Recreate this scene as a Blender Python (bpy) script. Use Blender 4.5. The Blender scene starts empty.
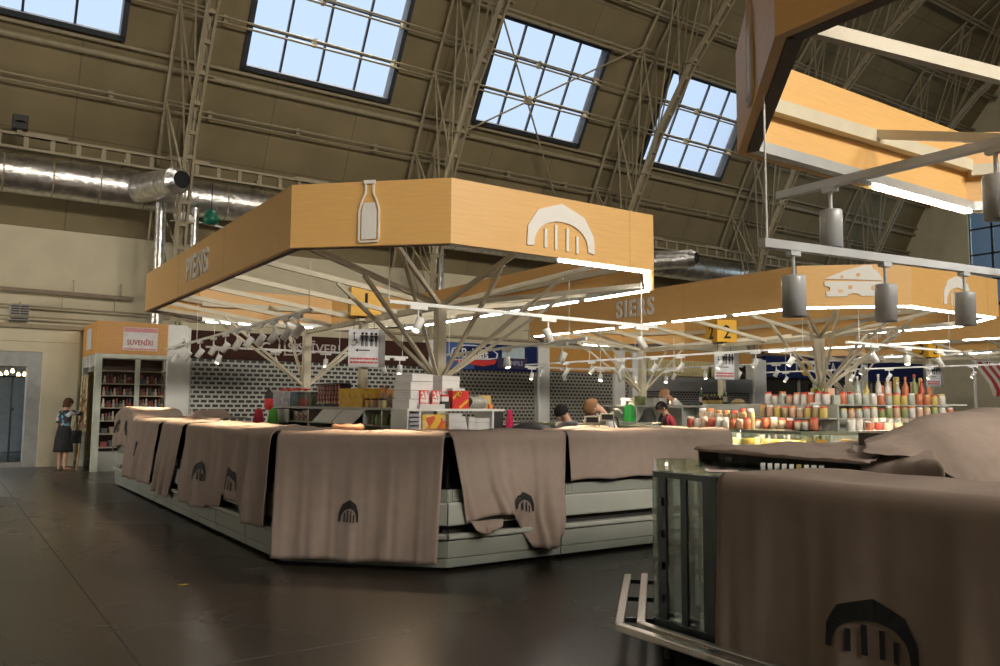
import bpy, bmesh, math, random
from mathutils import Vector, Matrix
C = bpy.context.scene.collection
R = random.Random(7)
sin, cos, pi = math.sin, math.cos, math.pi

# ------------------------------------------------------------------ helpers
class MB:
    """collects shapes, build() links them as ONE mesh object"""
    def __init__(s): s.v=[]; s.f=[]; s.m=[]; s.sm=[]
    def add(s, vs, fs, m=0, smooth=False):
        o=len(s.v); s.v+=[tuple(p) for p in vs]
        for f in fs:
            s.f.append(tuple(i+o for i in f)); s.m.append(m); s.sm.append(smooth)
        return s
    def box(s,x0,x1,y0,y1,z0,z1,m=0):
        v=[(x,y,z) for z in (z0,z1) for y in (y0,y1) for x in (x0,x1)]
        return s.add(v,[(0,2,3,1),(4,5,7,6),(0,1,5,4),(2,6,7,3),(0,4,6,2),(1,3,7,5)],m)
    def bar(s,p,q,w,h,m=0,up=(0,0,1)):
        p=Vector(p);q=Vector(q);d=(q-p).normalized();u=Vector(up)
        if abs(d.dot(u))>.98:u=Vector((0,1,0))
        a=d.cross(u).normalized();b=a.cross(d).normalized()
        v=[e+a*(sx*w/2)+b*(sy*h/2) for e in (p,q) for sx,sy in ((-1,-1),(1,-1),(1,1),(-1,1))]
        return s.add(v,[(3,2,1,0),(4,5,6,7),(0,1,5,4),(1,2,6,5),(2,3,7,6),(3,0,4,7)],m)
    def tube(s,pts,r,n=10,m=0,cap=True):
        pts=[Vector(p) for p in pts]; rr=r if isinstance(r,(list,tuple)) else [r]*len(pts)
        v=[];f=[];ref=None
        for i,p in enumerate(pts):
            if i==0:d=pts[1]-p
            elif i==len(pts)-1:d=p-pts[-2]
            else:d=(pts[i+1]-p).normalized()+(p-pts[i-1]).normalized()
            d.normalize()
            if ref is None:
                ref=Vector((0,0,1)) if abs(d.z)<.9 else Vector((1,0,0))
            a=d.cross(ref).normalized();b=d.cross(a).normalized();ref=b.cross(d) if False else ref
            for k in range(n):
                t=2*pi*k/n; v.append(p+a*(cos(t)*rr[i])+b*(sin(t)*rr[i]))
        for i in range(len(pts)-1):
            for k in range(n):
                k2=(k+1)%n; f.append((i*n+k,i*n+k2,(i+1)*n+k2,(i+1)*n+k))
        s.add(v,f,m,True)
        if cap:
            L=len(pts)-1
            s.add(v[:n],[tuple(range(n))[::-1]],m); s.add(v[L*n:],[tuple(range(n))],m)
        return s
    def lathe(s,prof,c=(0,0,0),n=16,m=0,smooth=True):
        v=[];f=[]
        for r,z in prof:
            for k in range(n):
                t=2*pi*k/n; v.append((c[0]+r*cos(t),c[1]+r*sin(t),c[2]+z))
        for i in range(len(prof)-1):
            for k in range(n):
                k2=(k+1)%n; f.append((i*n+k,i*n+k2,(i+1)*n+k2,(i+1)*n+k))
        s.add(v,f,m,smooth)
        if prof[0][0]>1e-4: s.add(v[:n],[tuple(range(n))[::-1]],m)
        if prof[-1][0]>1e-4: s.add(v[-n:],[tuple(range(n))],m)
        return s
    def extr(s,poly,o,ux,uy,d,m=0):
        """polygon in plane o+x*ux+y*uy pushed d along ux x uy"""
        o=Vector(o);ux=Vector(ux);uy=Vector(uy);nn=ux.cross(uy)
        a=[o+ux*x+uy*y for x,y in poly];b=[p+nn*d for p in a];n=len(a)
        return s.add(a+b,[tuple(range(n))[::-1],tuple(range(n,2*n))]+[(i,(i+1)%n,(i+1)%n+n,i+n) for i in range(n)],m)
    def strip(s,A,B,m=0,d=None,smooth=False):
        """band between polylines A and B (optionally thickened by vector d)"""
        n=len(A); f=[(i,i+1,n+i+1,n+i) for i in range(n-1)]
        s.add(list(A)+list(B),f,m,smooth)
        if d is not None:
            d=Vector(d); A2=[Vector(a)+d for a in A]; B2=[Vector(b)+d for b in B]
            s.add(A2+B2,f,m,smooth); s.add(list(A)+A2,f,m); s.add(list(B)+B2,f,m)
            s.add([A[0],B[0],B2[0],A2[0]],[(0,1,2,3)],m); s.add([A[-1],B[-1],B2[-1],A2[-1]],[(0,1,2,3)],m)
        return s
    def grid(s,fn,nu,nv,m=0,smooth=True):
        v=[fn(i/nu,j/nv) for j in range(nv+1) for i in range(nu+1)]
        f=[(j*(nu+1)+i,j*(nu+1)+i+1,(j+1)*(nu+1)+i+1,(j+1)*(nu+1)+i) for j in range(nv) for i in range(nu)]
        return s.add(v,f,m,smooth)
    def build(s,name,mat,parent=None,bevel=0,solid=0,subd=0,fix=True):
        me=bpy.data.meshes.new(name); me.from_pydata(s.v,[],s.f)
        for i,p in enumerate(me.polygons): p.material_index=s.m[i]; p.use_smooth=s.sm[i]
        for k in (mat if isinstance(mat,(list,tuple)) else [mat]): me.materials.append(k)
        if fix:
            b=bmesh.new(); b.from_mesh(me); bmesh.ops.recalc_face_normals(b,faces=b.faces); b.to_mesh(me); b.free()
        o=bpy.data.objects.new(name,me); C.objects.link(o)
        if parent is not None: o.parent=parent
        if subd:
            k=o.modifiers.new('s','SUBSURF'); k.levels=k.render_levels=subd
        if solid:
            k=o.modifiers.new('t','SOLIDIFY'); k.thickness=solid; k.offset=0
        if bevel:
            k=o.modifiers.new('b','BEVEL'); k.width=bevel; k.segments=2; k.limit_method='ANGLE'
        return o

LABELS={}
def tag(o,label,cat,group=None,shared=False):
    if len(label.split())>16: print('LONG',len(label.split()),label)
    if label in LABELS and not shared: raise Exception('label twice: '+label)
    LABELS[label]=1
    o['label']=label; o['category']=cat
    if group: o['group']=group
    return o
def thing(name,label,cat,loc=(0,0,0),rz=0,group=None,shared=False):
    o=bpy.data.objects.new(name,None); C.objects.link(o); o.empty_display_size=.1
    o.location=loc; o.rotation_euler=(0,0,rz)
    return tag(o,label,cat,group,shared)
def struct(o): o['kind']='structure'; return o
def dup(root,loc=None,rot=None):
    r=root.copy(); C.objects.link(r)
    if loc is not None: r.location=loc
    if rot is not None: r.rotation_euler=rot
    for ch in list(root.children):
        c=ch.copy(); C.objects.link(c); c.parent=r
        for g in list(ch.children):
            d=g.copy(); C.objects.link(d); d.parent=c
    return r
ONES='first second third fourth fifth sixth seventh eighth ninth tenth eleventh twelfth thirteenth fourteenth fifteenth sixteenth seventeenth eighteenth nineteenth twentieth'.split()
def nth(i): return ONES[i]
def text(name,body,o,ux,uz,size,mat,parent=None,ext=.006,bold=.0,sx=1.,align='CENTER',sp=1.0):
    cu=bpy.data.curves.new(name,'FONT'); cu.body=body; cu.size=size; cu.extrude=ext; cu.offset=bold; cu.space_character=sp
    cu.align_x=align; cu.align_y='CENTER'; cu.resolution_u=3
    cu.materials.append(mat)
    tmp=bpy.data.objects.new('tmp',cu); C.objects.link(tmp); bpy.context.view_layer.update()
    me=bpy.data.meshes.new_from_object(tmp.evaluated_get(bpy.context.evaluated_depsgraph_get())); me.name=name
    bpy.data.objects.remove(tmp); bpy.data.curves.remove(cu)
    me.materials.clear(); me.materials.append(mat)
    ob=bpy.data.objects.new(name,me); C.objects.link(ob)
    ux=Vector(ux).normalized(); uz=Vector(uz).normalized(); n=ux.cross(uz)
    m=Matrix(((ux.x*sx,uz.x,n.x,o[0]),(ux.y*sx,uz.y,n.y,o[1]),(ux.z*sx,uz.z,n.z,o[2]),(0,0,0,1)))
    if parent is not None:
        ob.parent=parent; ob.matrix_basis=Matrix.Translation(-Vector(parent.location)) @ m if parent.rotation_euler.z==0 else m
    else: ob.matrix_basis=m
    return ob

# ------------------------------------------------------------------ materials
def mat(name,col,rough=.6,metal=0,var=.12,scale=6,bump=0,spec=.5,stretch=(1,1,1),coat=0):
    m=bpy.data.materials.new(name); m.use_nodes=True; t=m.node_tree; N=t.nodes; L=t.links
    b=N['Principled BSDF']; b.inputs['Roughness'].default_value=rough; b.inputs['Metallic'].default_value=metal
    b.inputs['Specular IOR Level'].default_value=spec
    if coat: b.inputs['Coat Weight'].default_value=coat
    tc=N.new('ShaderNodeTexCoord'); mp=N.new('ShaderNodeMapping'); mp.inputs['Scale'].default_value=stretch
    nz=N.new('ShaderNodeTexNoise'); nz.inputs['Scale'].default_value=scale; nz.inputs['Detail'].default_value=4
    L.new(tc.outputs['Object'],mp.inputs[0]); L.new(mp.outputs[0],nz.inputs['Vector'])
    rp=N.new('ShaderNodeValToRGB')
    lo=[c*(1-var) for c in col]; hi=[min(1,c*(1+var)) for c in col]
    rp.color_ramp.elements[0].position=.3; rp.color_ramp.elements[1].position=.7
    rp.color_ramp.elements[0].color=(*lo,1); rp.color_ramp.elements[1].color=(*hi,1)
    L.new(nz.outputs['Fac'],rp.inputs[0]); L.new(rp.outputs[0],b.inputs['Base Color'])
    if bump:
        bp=N.new('ShaderNodeBump'); bp.inputs['Strength'].default_value=bump; bp.inputs['Distance'].default_value=.02
        L.new(nz.outputs['Fac'],bp.inputs['Height']); L.new(bp.outputs[0],b.inputs['Normal'])
    return m
def emit(name,col,st):
    m=bpy.data.materials.new(name); m.use_nodes=True; b=m.node_tree.nodes['Principled BSDF']
    b.inputs['Base Color'].default_value=(*col,1); b.inputs['Emission Color'].default_value=(*col,1); b.inputs['Emission Strength'].default_value=st
    return m
def glass(name,tint=(.9,.95,.93),refl=.12,rough=.03):
    m=bpy.data.materials.new(name); m.use_nodes=True; t=m.node_tree; N=t.nodes; L=t.links; N.clear()
    out=N.new('ShaderNodeOutputMaterial'); mx=N.new('ShaderNodeMixShader'); tr=N.new('ShaderNodeBsdfTransparent'); gl=N.new('ShaderNodeBsdfGlossy')
    tr.inputs[0].default_value=(*tint,1); gl.inputs[0].default_value=(.9,.95,.95,1); gl.inputs['Roughness'].default_value=rough
    fr=N.new('ShaderNodeLayerWeight'); fr.inputs['Blend'].default_value=.25
    ma=N.new('ShaderNodeMath'); ma.operation='MULTIPLY_ADD'; ma.inputs[1].default_value=.6; ma.inputs[2].default_value=refl*.4
    L.new(fr.outputs['Fresnel'],ma.inputs[0]); L.new(ma.outputs[0],mx.inputs[0]); L.new(tr.outputs[0],mx.inputs[1]); L.new(gl.outputs[0],mx.inputs[2]); L.new(mx.outputs[0],out.inputs[0])
    return m
def swizzled(t,axes,coord='Object'):
    """texture vector that reads object coordinates (a,b) as (x,y)"""
    N=t.nodes;L=t.links; tc=N.new('ShaderNodeTexCoord'); sp=N.new('ShaderNodeSeparateXYZ'); cb=N.new('ShaderNodeCombineXYZ')
    L.new(tc.outputs[coord],sp.inputs[0]); L.new(sp.outputs[axes[0]],cb.inputs[0]); L.new(sp.outputs[axes[1]],cb.inputs[1])
    return cb.outputs[0]
def brick(name,c1,c2,mortar,w,h,ms,axes=(0,2),rough=.5,metal=0,off=.5,coord='Object',bump=0,noise=None):
    m=bpy.data.materials.new(name); m.use_nodes=True; t=m.node_tree; N=t.nodes; L=t.links; b=N['Principled BSDF']
    b.inputs['Roughness'].default_value=rough; b.inputs['Metallic'].default_value=metal
    v=swizzled(t,axes,coord); br=N.new('ShaderNodeTexBrick'); L.new(v,br.inputs['Vector'])
    br.inputs['Scale'].default_value=1; br.inputs['Brick Width'].default_value=w; br.inputs['Row Height'].default_value=h
    br.inputs['Mortar Size'].default_value=ms; br.inputs['Mortar Smooth'].default_value=.1; br.offset=off
    br.inputs['Color1'].default_value=(*c1,1); br.inputs['Color2'].default_value=(*c2,1); br.inputs['Mortar'].default_value=(*mortar,1)
    src=br.outputs['Color']
    if noise:
        nz=N.new('ShaderNodeTexNoise'); nz.inputs['Scale'].default_value=noise[0]; nz.inputs['Detail'].default_value=6
        L.new(v,nz.inputs['Vector'])
        mr=N.new('ShaderNodeMapRange'); mr.inputs[3].default_value=1-noise[1]; mr.inputs[4].default_value=1+noise[1]; mr.inputs[1].default_value=.3; mr.inputs[2].default_value=.7
        L.new(nz.outputs['Fac'],mr.inputs[0])
        mx=N.new('ShaderNodeVectorMath'); mx.operation='SCALE'; L.new(src,mx.inputs[0]); L.new(mr.outputs[0],mx.inputs['Scale']); src=mx.outputs[0]
    L.new(src,b.inputs['Base Color'])
    if bump:
        bp=N.new('ShaderNodeBump'); bp.inputs['Strength'].default_value=bump; bp.inputs['Distance'].default_value=.01; bp.invert=True
        L.new(br.outputs['Fac'],bp.inputs['Height']); L.new(bp.outputs[0],b.inputs['Normal'])
    return m
def stripes(name,c1,c2,period,axis=0,duty=.5):
    m=bpy.data.materials.new(name); m.use_nodes=True; t=m.node_tree; N=t.nodes; L=t.links; b=N['Principled BSDF']; b.inputs['Roughness'].default_value=.8
    tc=N.new('ShaderNodeTexCoord'); sp=N.new('ShaderNodeSeparateXYZ'); L.new(tc.outputs['Object'],sp.inputs[0])
    a=N.new('ShaderNodeMath'); a.operation='DIVIDE'; a.inputs[1].default_value=period; L.new(sp.outputs[axis],a.inputs[0])
    f=N.new('ShaderNodeMath'); f.operation='FRACT'; L.new(a.outputs[0],f.inputs[0])
    g=N.new('ShaderNodeMath'); g.operation='GREATER_THAN'; g.inputs[1].default_value=duty; L.new(f.outputs[0],g.inputs[0])
    mx=N.new('ShaderNodeMix'); mx.data_type='RGBA'; mx.inputs[6].default_value=(*c1,1); mx.inputs[7].default_value=(*c2,1)
    L.new(g.outputs[0],mx.inputs[0]); L.new(mx.outputs[2],b.inputs['Base Color'])
    return m
def patches(name,cols,scale,rough=.7,bg=None):
    """voronoi cells coloured from a list: floral print, printed boxes, mixed goods"""
    m=bpy.data.materials.new(name); m.use_nodes=True; t=m.node_tree; N=t.nodes; L=t.links; b=N['Principled BSDF']; b.inputs['Roughness'].default_value=rough
    tc=N.new('ShaderNodeTexCoord'); vo=N.new('ShaderNodeTexVoronoi'); vo.inputs['Scale'].default_value=scale; L.new(tc.outputs['Object'],vo.inputs['Vector'])
    sp=N.new('ShaderNodeSeparateXYZ'); L.new(vo.outputs['Color'],sp.inputs[0])
    rp=N.new('ShaderNodeValToRGB'); rp.color_ramp.interpolation='CONSTANT'; e=rp.color_ramp.elements
    while len(e)<len(cols): e.new(.5)
    for i,c in enumerate(cols): e[i].position=i/len(cols); e[i].color=(*c,1)
    L.new(sp.outputs[0],rp.inputs[0]); L.new(rp.outputs[0],b.inputs['Base Color'])
    return m

M={}
M['wood']=mat('oak_veneer',(.80,.475,.165),.42,var=.05,scale=3,stretch=(1.2,1.2,26))
M['cream']=mat('cream_painted_steel',(.66,.60,.45),.45,var=.05)
M['truss']=mat('beige_truss_paint',(.33,.28,.18),.55,var=.1)
M['wall']=mat('beige_wall_plaster',(.66,.60,.43),.85,var=.05,scale=2,bump=.05)
M['white']=mat('white_paint',(.78,.78,.74),.4,var=.03)
M['spot']=mat('white_spot_enamel',(.80,.80,.77),.35,var=.03)
M['spotgrey']=mat('grey_spot_enamel',(.66,.69,.72),.35,metal=.2,var=.03)
M['alu']=mat('aluminium',(.58,.60,.60),.35,metal=.6,var=.05)
M['duct']=mat('galvanised_duct',(.62,.61,.59),.33,metal=.95,var=.25,scale=7,bump=1.0)
M['dark']=mat('dark_rubber',(.025,.023,.022),.6)
M['black']=mat('black_print',(.012,.012,.014),.75)
M['cloth']=mat('taupe_cotton_cover',(.305,.24,.202),.92,var=.05,scale=9,spec=.15)
M['panel']=mat('grey_green_panel',(.25,.265,.23),.4,var=.05,scale=3)
M['panel2']=mat('pale_grey_panel',(.37,.38,.34),.4,var=.05,scale=3)
M['inner']=mat('dark_display_interior',(.06,.045,.032),.7,var=.5,scale=8)
M['letters']=mat('grey_white_letters',(.80,.79,.76),.4,var=.03)
M['emblem']=mat('white_emblem',(.85,.83,.78),.5,var=.02)
M['yellow']=mat('yellow_plastic',(.86,.47,.03),.35,var=.03)
M['brown']=mat('dark_brown_header',(.055,.022,.015),.8,var=.08,spec=.2)
M['navy']=mat('navy_header',(.010,.02,.10),.7,var=.1,spec=.2)
M['blue']=mat('bright_blue_header',(.05,.13,.42),.4,var=.3,scale=1.5)
M['beigesign']=mat('beige_sign',(.62,.53,.27),.6,var=.06)
M['greyband']=mat('grey_shutter_box',(.30,.29,.28),.5,var=.06)
M['led']=emit('led_strip',(1,.96,.88),22)
M['caseled']=emit('counter_led',(1,.9,.7),34)
M['lens']=emit('spot_lens',(1,.9,.72),9)
M['warm']=emit('warm_bulb',(1,.75,.4),9)
M['glass']=glass('clear_glass')
M['skyglass']=glass('roof_glazing',(.97,.98,1),.02,.2)
M['dglass']=glass('dark_counter_glass',(.50,.57,.55),.2)
M['ironframe']=mat('dark_window_iron',(.03,.035,.045),.5)
M['red']=mat('red_print',(.62,.03,.025),.5)
M['steel']=mat('brushed_steel',(.62,.58,.52),.28,metal=.9,var=.1,scale=4,stretch=(1,30,1))
M['darkmetal']=mat('dark_case_metal',(.035,.045,.048),.35,metal=.4)
M['skin']=mat('skin',(.62,.36,.25),.55,var=.05)
M['hairdark']=mat('dark_hair',(.012,.009,.008),.75,spec=.2)
M['hairbrown']=mat('brown_hair',(.10,.05,.03),.8,spec=.2)
M['hairgrey']=mat('ginger_grey_hair',(.30,.16,.08),.8,spec=.2)
# ------------------------------------------------------------------ the hall
XA,XB=-22.0,39.0            # ends of the hall
WY=23.2; MY=6.2             # side wall; the vault is mirrored about Y = MY/2
PROF=[(23.2,5.9),(22.5,8.05),(21.3,10.41),(19.64,13.28),(17.2,16.2),(13.5,18.6),(8,20.1),(3.1,20.5)]
SHUT=(0,1,2,6,7,8)
WIN=[1.1+7.17*k for k in range(-3,6)]; HW=2.17; WSEG=2
def seg(i): return PROF[i],PROF[i+1]
# floor: dark polished screed
def floor_mat():
    m=bpy.data.materials.new('polished_dark_floor'); m.use_nodes=True; t=m.node_tree; N=t.nodes; L=t.links; b=N['Principled BSDF']
    tc=N.new('ShaderNodeTexCoord'); n1=N.new('ShaderNodeTexNoise'); n1.inputs['Scale'].default_value=.35; n1.inputs['Detail'].default_value=5
    n2=N.new('ShaderNodeTexNoise'); n2.inputs['Scale'].default_value=18; n2.inputs['Detail'].default_value=6
    L.new(tc.outputs['Object'],n1.inputs[0]); L.new(tc.outputs['Object'],n2.inputs[0])
    r=N.new('ShaderNodeValToRGB'); r.color_ramp.elements[0].color=(.018,.016,.013,1); r.color_ramp.elements[1].color=(.033,.027,.020,1)
    r.color_ramp.elements[0].position=.35; r.color_ramp.elements[1].position=.65
    L.new(n1.outputs['Fac'],r.inputs[0]); L.new(r.outputs[0],b.inputs['Base Color'])
    mr=N.new('ShaderNodeMapRange'); mr.inputs[3].default_value=.20; mr.inputs[4].default_value=.36; L.new(n1.outputs['Fac'],mr.inputs[0]); L.new(mr.outputs[0],b.inputs['Roughness'])
    bp=N.new('ShaderNodeBump'); bp.inputs['Strength'].default_value=.04; L.new(n2.outputs['Fac'],bp.inputs['Height']); L.new(bp.outputs[0],b.inputs['Normal'])
    b.inputs['Specular IOR Level'].default_value=.35
    return m
struct(MB().box(XA,XB,MY-WY,WY+8,-.3,0).build('floor',floor_mat()))
struct(MB().box(1.085,1.097,-5,23.1,0,.0015).box(-5,2.8,5.2,5.212,0,.0015).build('trim_1',M['dark']))
# side wall with the doorway
DX0,DX1,DZ=-3.2,2.05,2.80
mb=MB().box(XA,DX0,WY,WY+.4,0,5.9).box(DX1,XB,WY,WY+.4,0,5.9).box(DX0,DX1,WY,WY+.4,DZ,5.9)
struct(mb.build('wall_back',M['wall']))
# opposite wall, end walls
struct(MB().box(XA,XB,MY-WY-.4,MY-WY,0,5.9).build('wall_front',M['wall']))
def endpoly():
    p=[(WY,0)]+PROF; return p+[(MY-y,z) for y,z in p[::-1][1:]]
ly0,ly1,lz=13.5,22.0,5.2
mb=MB(); mb.extr([(MY-WY,5.9),(MY-WY,0),(ly0,0),(ly0,lz),(ly1,lz),(ly1,0),(WY,0)]+PROF+[(MY-y,z) for y,z in PROF[::-1][1:-1]],(XA-.3,0,0),(0,1,0),(0,0,1),.3); struct(mb.build('wall_left',M['wall']))
wl=struct(MB().box(XA-.2,XA-.1,ly0,ly1,lz-.2,lz).box(XA-.2,XA-.1,ly0,ly1,0,.15).build('window_91',M['ironframe']))
mb=MB()
for k in range(9): y=ly0+(ly1-ly0)*k/8; mb.box(XA-.2,XA-.1,y-.06,y+.06,0,lz)
mb.box(XA-.2,XA-.1,ly0,ly1,2.5,2.62); mb.build('mullion',M['ironframe'],wl); MB().box(XA-.16,XA-.15,ly0,ly1,0,lz).build('pane',M['skyglass'],wl)
# right end wall with a tall glazed opening Y 6..19, z 5..13
gy0,gy1,gz0,gz1=9.0,18.9,6.2,11.0
def zprof(y):
    y=max(y,MY-y)
    P=[(23.2,0)]+PROF
    for (a,b),(c,d) in zip(P,P[1:]):
        if c<=y<=a: return b+(d-b)*(a-y)/(a-c+1e-9)
    return 20.5
mb=MB()
mb.extr([(WY,0),(WY,5.9),(22.5,8.05),(21.3,10.41),(19.64,13.28),(gy1,zprof(gy1)),(gy1,0)],(XB,0,0),(0,1,0),(0,0,1),.3)
mb.extr([(MY-WY,0),(MY-WY,5.9),(MY-22.5,8.05),(MY-21.3,10.41),(MY-19.64,13.28),(MY-17.2,16.2),(MY-13.5,18.6),(MY-8,20.1),(3.1,20.5),(8,20.1),(gy0,zprof(gy0)),(gy0,0)],(XB,0,0),(0,1,0),(0,0,1),.3)
mb.box(XB,XB+.3,gy0,gy1,0,gz0)
ys=[gy1,17.2,13.5,gy0]
mb.extr([(y,zprof(y)) for y in ys]+[(gy0,gz1),(gy1,gz1)],(XB,0,0),(0,1,0),(0,0,1),.3)
struct(mb.build('wall_right',M['wall']))
wr=struct(MB().box(XB+.1,XB+.16,gy0,gy1,gz0,gz0+.15).box(XB+.1,XB+.16,gy0,gy1,gz1-.15,gz1).build('window_90',M['ironframe']))
mb=MB()
for k in range(11):
    y=gy0+(gy1-gy0)*k/10; mb.box(XB+.1,XB+.16,y-.05,y+.05,gz0,gz1)
for k in range(1,4): z=gz0+(gz1-gz0)*k/4; mb.box(XB+.1,XB+.16,gy0,gy1,z-.04,z+.04)
mb.build('mullion',M['ironframe'],wr); MB().box(XB+.12,XB+.13,gy0,gy1,gz0,gz1).build('pane',glass('grey_tinted_glass',(.17,.21,.25),.05,.1),wr)

# vault lining
def ceil_mat():
    return brick('vault_lining',(.255,.205,.112),(.23,.185,.10),(.17,.135,.075),2.39,1.18,.018,axes=(0,1),rough=.85,off=0.0,coord='UV',noise=(.9,.12))
def vault():
    vs=[];fs=[];uv=[]
    def quad(x0,x1,a,b,sa,sb):
        o=len(vs); vs.extend([(x0,a[0],a[1]),(x1,a[0],a[1]),(x1,b[0],b[1]),(x0,b[0],b[1])]); fs.append((o,o+1,o+2,o+3)); uv.extend([(x0,sa),(x1,sa),(x1,sb),(x0,sb)])
    for side in (0,1):
        s=0
        for i in range(len(PROF)-1):
            a,b=seg(i)
            l=math.dist(a,b)
            if side: a=(MY-a[0],a[1]); b=(MY-b[0],b[1])
            if i==WSEG:
                x=XA
                for w in [v for k,v in enumerate(WIN) if not((side and k in SHUT) or k>6)]: quad(x,w-HW,a,b,s,s+l); x=w+HW
                quad(x,XB,a,b,s,s+l)
            else: quad(XA,XB,a,b,s,s+l)
            s+=l
    me=bpy.data.meshes.new('ceiling'); me.from_pydata(vs,[],fs); L=me.uv_layers.new(name='UVMap')
    for i,u in enumerate(uv): L.data[i].uv=u
    me.materials.append(ceil_mat()); o=bpy.data.objects.new('ceiling',me); C.objects.link(o); return struct(o)
vault()
# roof windows
(wa,wb)=seg(WSEG); WL=math.dist(wa,wb)
def wframe(side):
    a=Vector((0,wa[0],wa[1])); e2=Vector((0,wb[0]-wa[0],wb[1]-wa[1])).normalized(); n=Vector((0,-e2.z,e2.y))
    if side: a.y=MY-a.y; e2.y=-e2.y; n.y=-n.y
    return a,e2,n          # n points inward (down into the hall)
def on_roof(x,s,d,side=0):
    a,e2,n=wframe(side); return a+Vector((x,0,0))+e2*s+n*d
num=0
ORDER=[3,4,5,6,2,1,0,7,8]
for side in (0,1):
    for k in ORDER:
        if (side and k in SHUT) or k>6: continue
        num+=1; xc=WIN[k]; e2=wframe(side)[1]; n=wframe(side)[2]
        fr=MB()
        def lin(x0,s0,x1,s1,w,h,d,mbx): mbx.bar(on_roof(x0,s0,d,side),on_roof(x1,s1,d,side),w,h,0,n)
        for x in (xc-HW+.05,xc+HW-.05): lin(x,0,x,WL,.13,.34,-.05,fr)
        for s in (.05,WL-.05): lin(xc-HW,s,xc+HW,s,.13,.34,-.05,fr)
        o=struct(fr.build('window_%d'%num,M['ironframe']))
        mu=MB()
        for j in range(1,4): x=xc-HW+2*HW*j/4; lin(x,0,x,WL,.055,.08,-.12,mu)
        for j in (1,2): s=WL*j/3; lin(xc-HW,s,xc+HW,s,.05,.07,-.12,mu)
        mu.build('glazing_bar',M['ironframe'],o)
        gl=MB(); gl.add([on_roof(xc-HW,0,-.16,side),on_roof(xc+HW,0,-.16,side),on_roof(xc+HW,WL,-.16,side),on_roof(xc-HW,WL,-.16,side)],[(0,1,2,3)])
        gl.build('pane',M['skyglass'],o)
# purlins (pairs of thin rails) along the side vault
def roofpt(L,off):
    """point at arc length L on the side vault, off metres inside"""
    s=0
    for i in range(len(PROF)-1):
        a,b=seg(i); l=math.dist(a,b)
        if L<=s+l or i==len(PROF)-2:
            t=(L-s)/l; d=((b[0]-a[0])/l,(b[1]-a[1])/l); nn=(-d[1],d[0])
            return (a[0]+(b[0]-a[0])*t+nn[0]*off, a[1]+(b[1]-a[1])*t+nn[1]*off)
        s+=l
W0=math.dist(*seg(0))+math.dist(*seg(1))
tn=1
for L,r,kind in ((1.35,.03,2),(W0-1.35,.03,2),(W0-.42,.085,1),(W0-.12,.05,1),(W0+WL/3,.03,2),(W0+2*WL/3,.03,2),(W0+WL+.15,.05,2),(W0+WL+1.6,.04,2),(W0+WL+3.2,.04,2),(W0+WL+5.6,.05,2),(W0+WL+8.2,.05,2)):
    tn+=1; mb=MB()
    if kind==1:
        y,z=roofpt(L,.09); mb.tube([(XA,y,z),(XB,y,z)],r,8)
    else:
        for dl in (-.07,.07):
            y,z=roofpt(L+dl,.25); mb.tube([(XA,y,z),(XB,y,z)],r,6)
        for k in range(26):
            y,z=roofpt(L,.13); x=XA+1.2+k*2.39; mb.box(x-.05,x+.05,y-.08,y+.08,z-.1,z+.1)
    struct(mb.build('trim_%d'%tn,M['truss']))
# arch trusses between the roof windows
IN=[(21.0,3.45),(20.85,5.8),(20.25,7.9),(18.85,10.4),(17.35,12.3),(15.6,13.95),(12.6,15.9),(8.5,17.6),(3.1,18.4)]
def inpt(t):
    """t 0..1 along the inner chord"""
    n=len(IN)-1; i=min(int(t*n),n-1); u=t*n-i; return (IN[i][0]+(IN[i+1][0]-IN[i][0])*u, IN[i][1]+(IN[i+1][1]-IN[i][1])*u)
TL=sum(math.dist(*seg(i)) for i in range(len(PROF)-1))
DESC={-2.48:'leftmost arch truss beyond the doorway end of the hall',4.69:'beige lattice arch truss rising behind the souvenir stall, left of the second roof window',11.86:'beige lattice arch truss between the second and third roof windows',19.03:'beige lattice arch truss crossing the left edge of the fourth roof window',26.2:'beige lattice arch truss right of the fourth roof window',33.37:'far beige lattice arch truss near the right end wall'}
for k,(xt,lab) in enumerate(DESC.items()):
    t=thing('roof_truss',lab,'roof truss',(xt,21,0),0,'arch trusses under the vault')
    loc=Vector(t.location)
    def P(y,z,dx): return Vector((dx,y-21,z))
    for dx in (-.32,.32):
        m=MB(); n=26; pts=[]
        for i in range(n+1):
            y,z=roofpt(.05+(TL-.1)*i/n,.22); pts.append(P(y,z,dx))
        m.tube(pts,.05,8); m.build('outer_chord',M['truss'],t)
    ni=32
    m=MB()
    for dx in (-.10,.10):
        pts=[P(*inpt(i/ni),dx) for i in range(ni+1)]
        for a,b in zip(pts,pts[1:]): m.bar(a,b,.06,.15)
    for i in range(ni*2):
        y,z=inpt((i+.5)/(ni*2)); 
        if i%2==0: m.box(-.1,.1,y-21-.05,y-21+.05,z-.05,z+.05)
    m.build('inner_chord',M['truss'],t)
    m=MB(); nl=11
    for i in range(nl):
        y,z=roofpt(.05+(TL-.1)*(i+.5)/nl,.22); a=inpt(i/nl); b=inpt((i+1)/nl)
        for dx in (-.32,.32):
            m.bar(P(*a,0),P(y,z,dx),.038,.038); m.bar(P(*b,0),P(y,z,dx),.038,.038)
        m.bar(P(y,z,-.32),P(y,z,.32),.04,.04)
        y2,z2=inpt((i+.5)/nl)
        if i%2: m.box(-.28,.28,y2-21-.06,y2-21+.06,z2-.012,z2+.012)
    m.build('lacing',M['truss'],t)
    m=MB(); m.box(-.22,.22,-.25,.17,0,3.45).build('pier',M['white'],t,bevel=.01)
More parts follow.
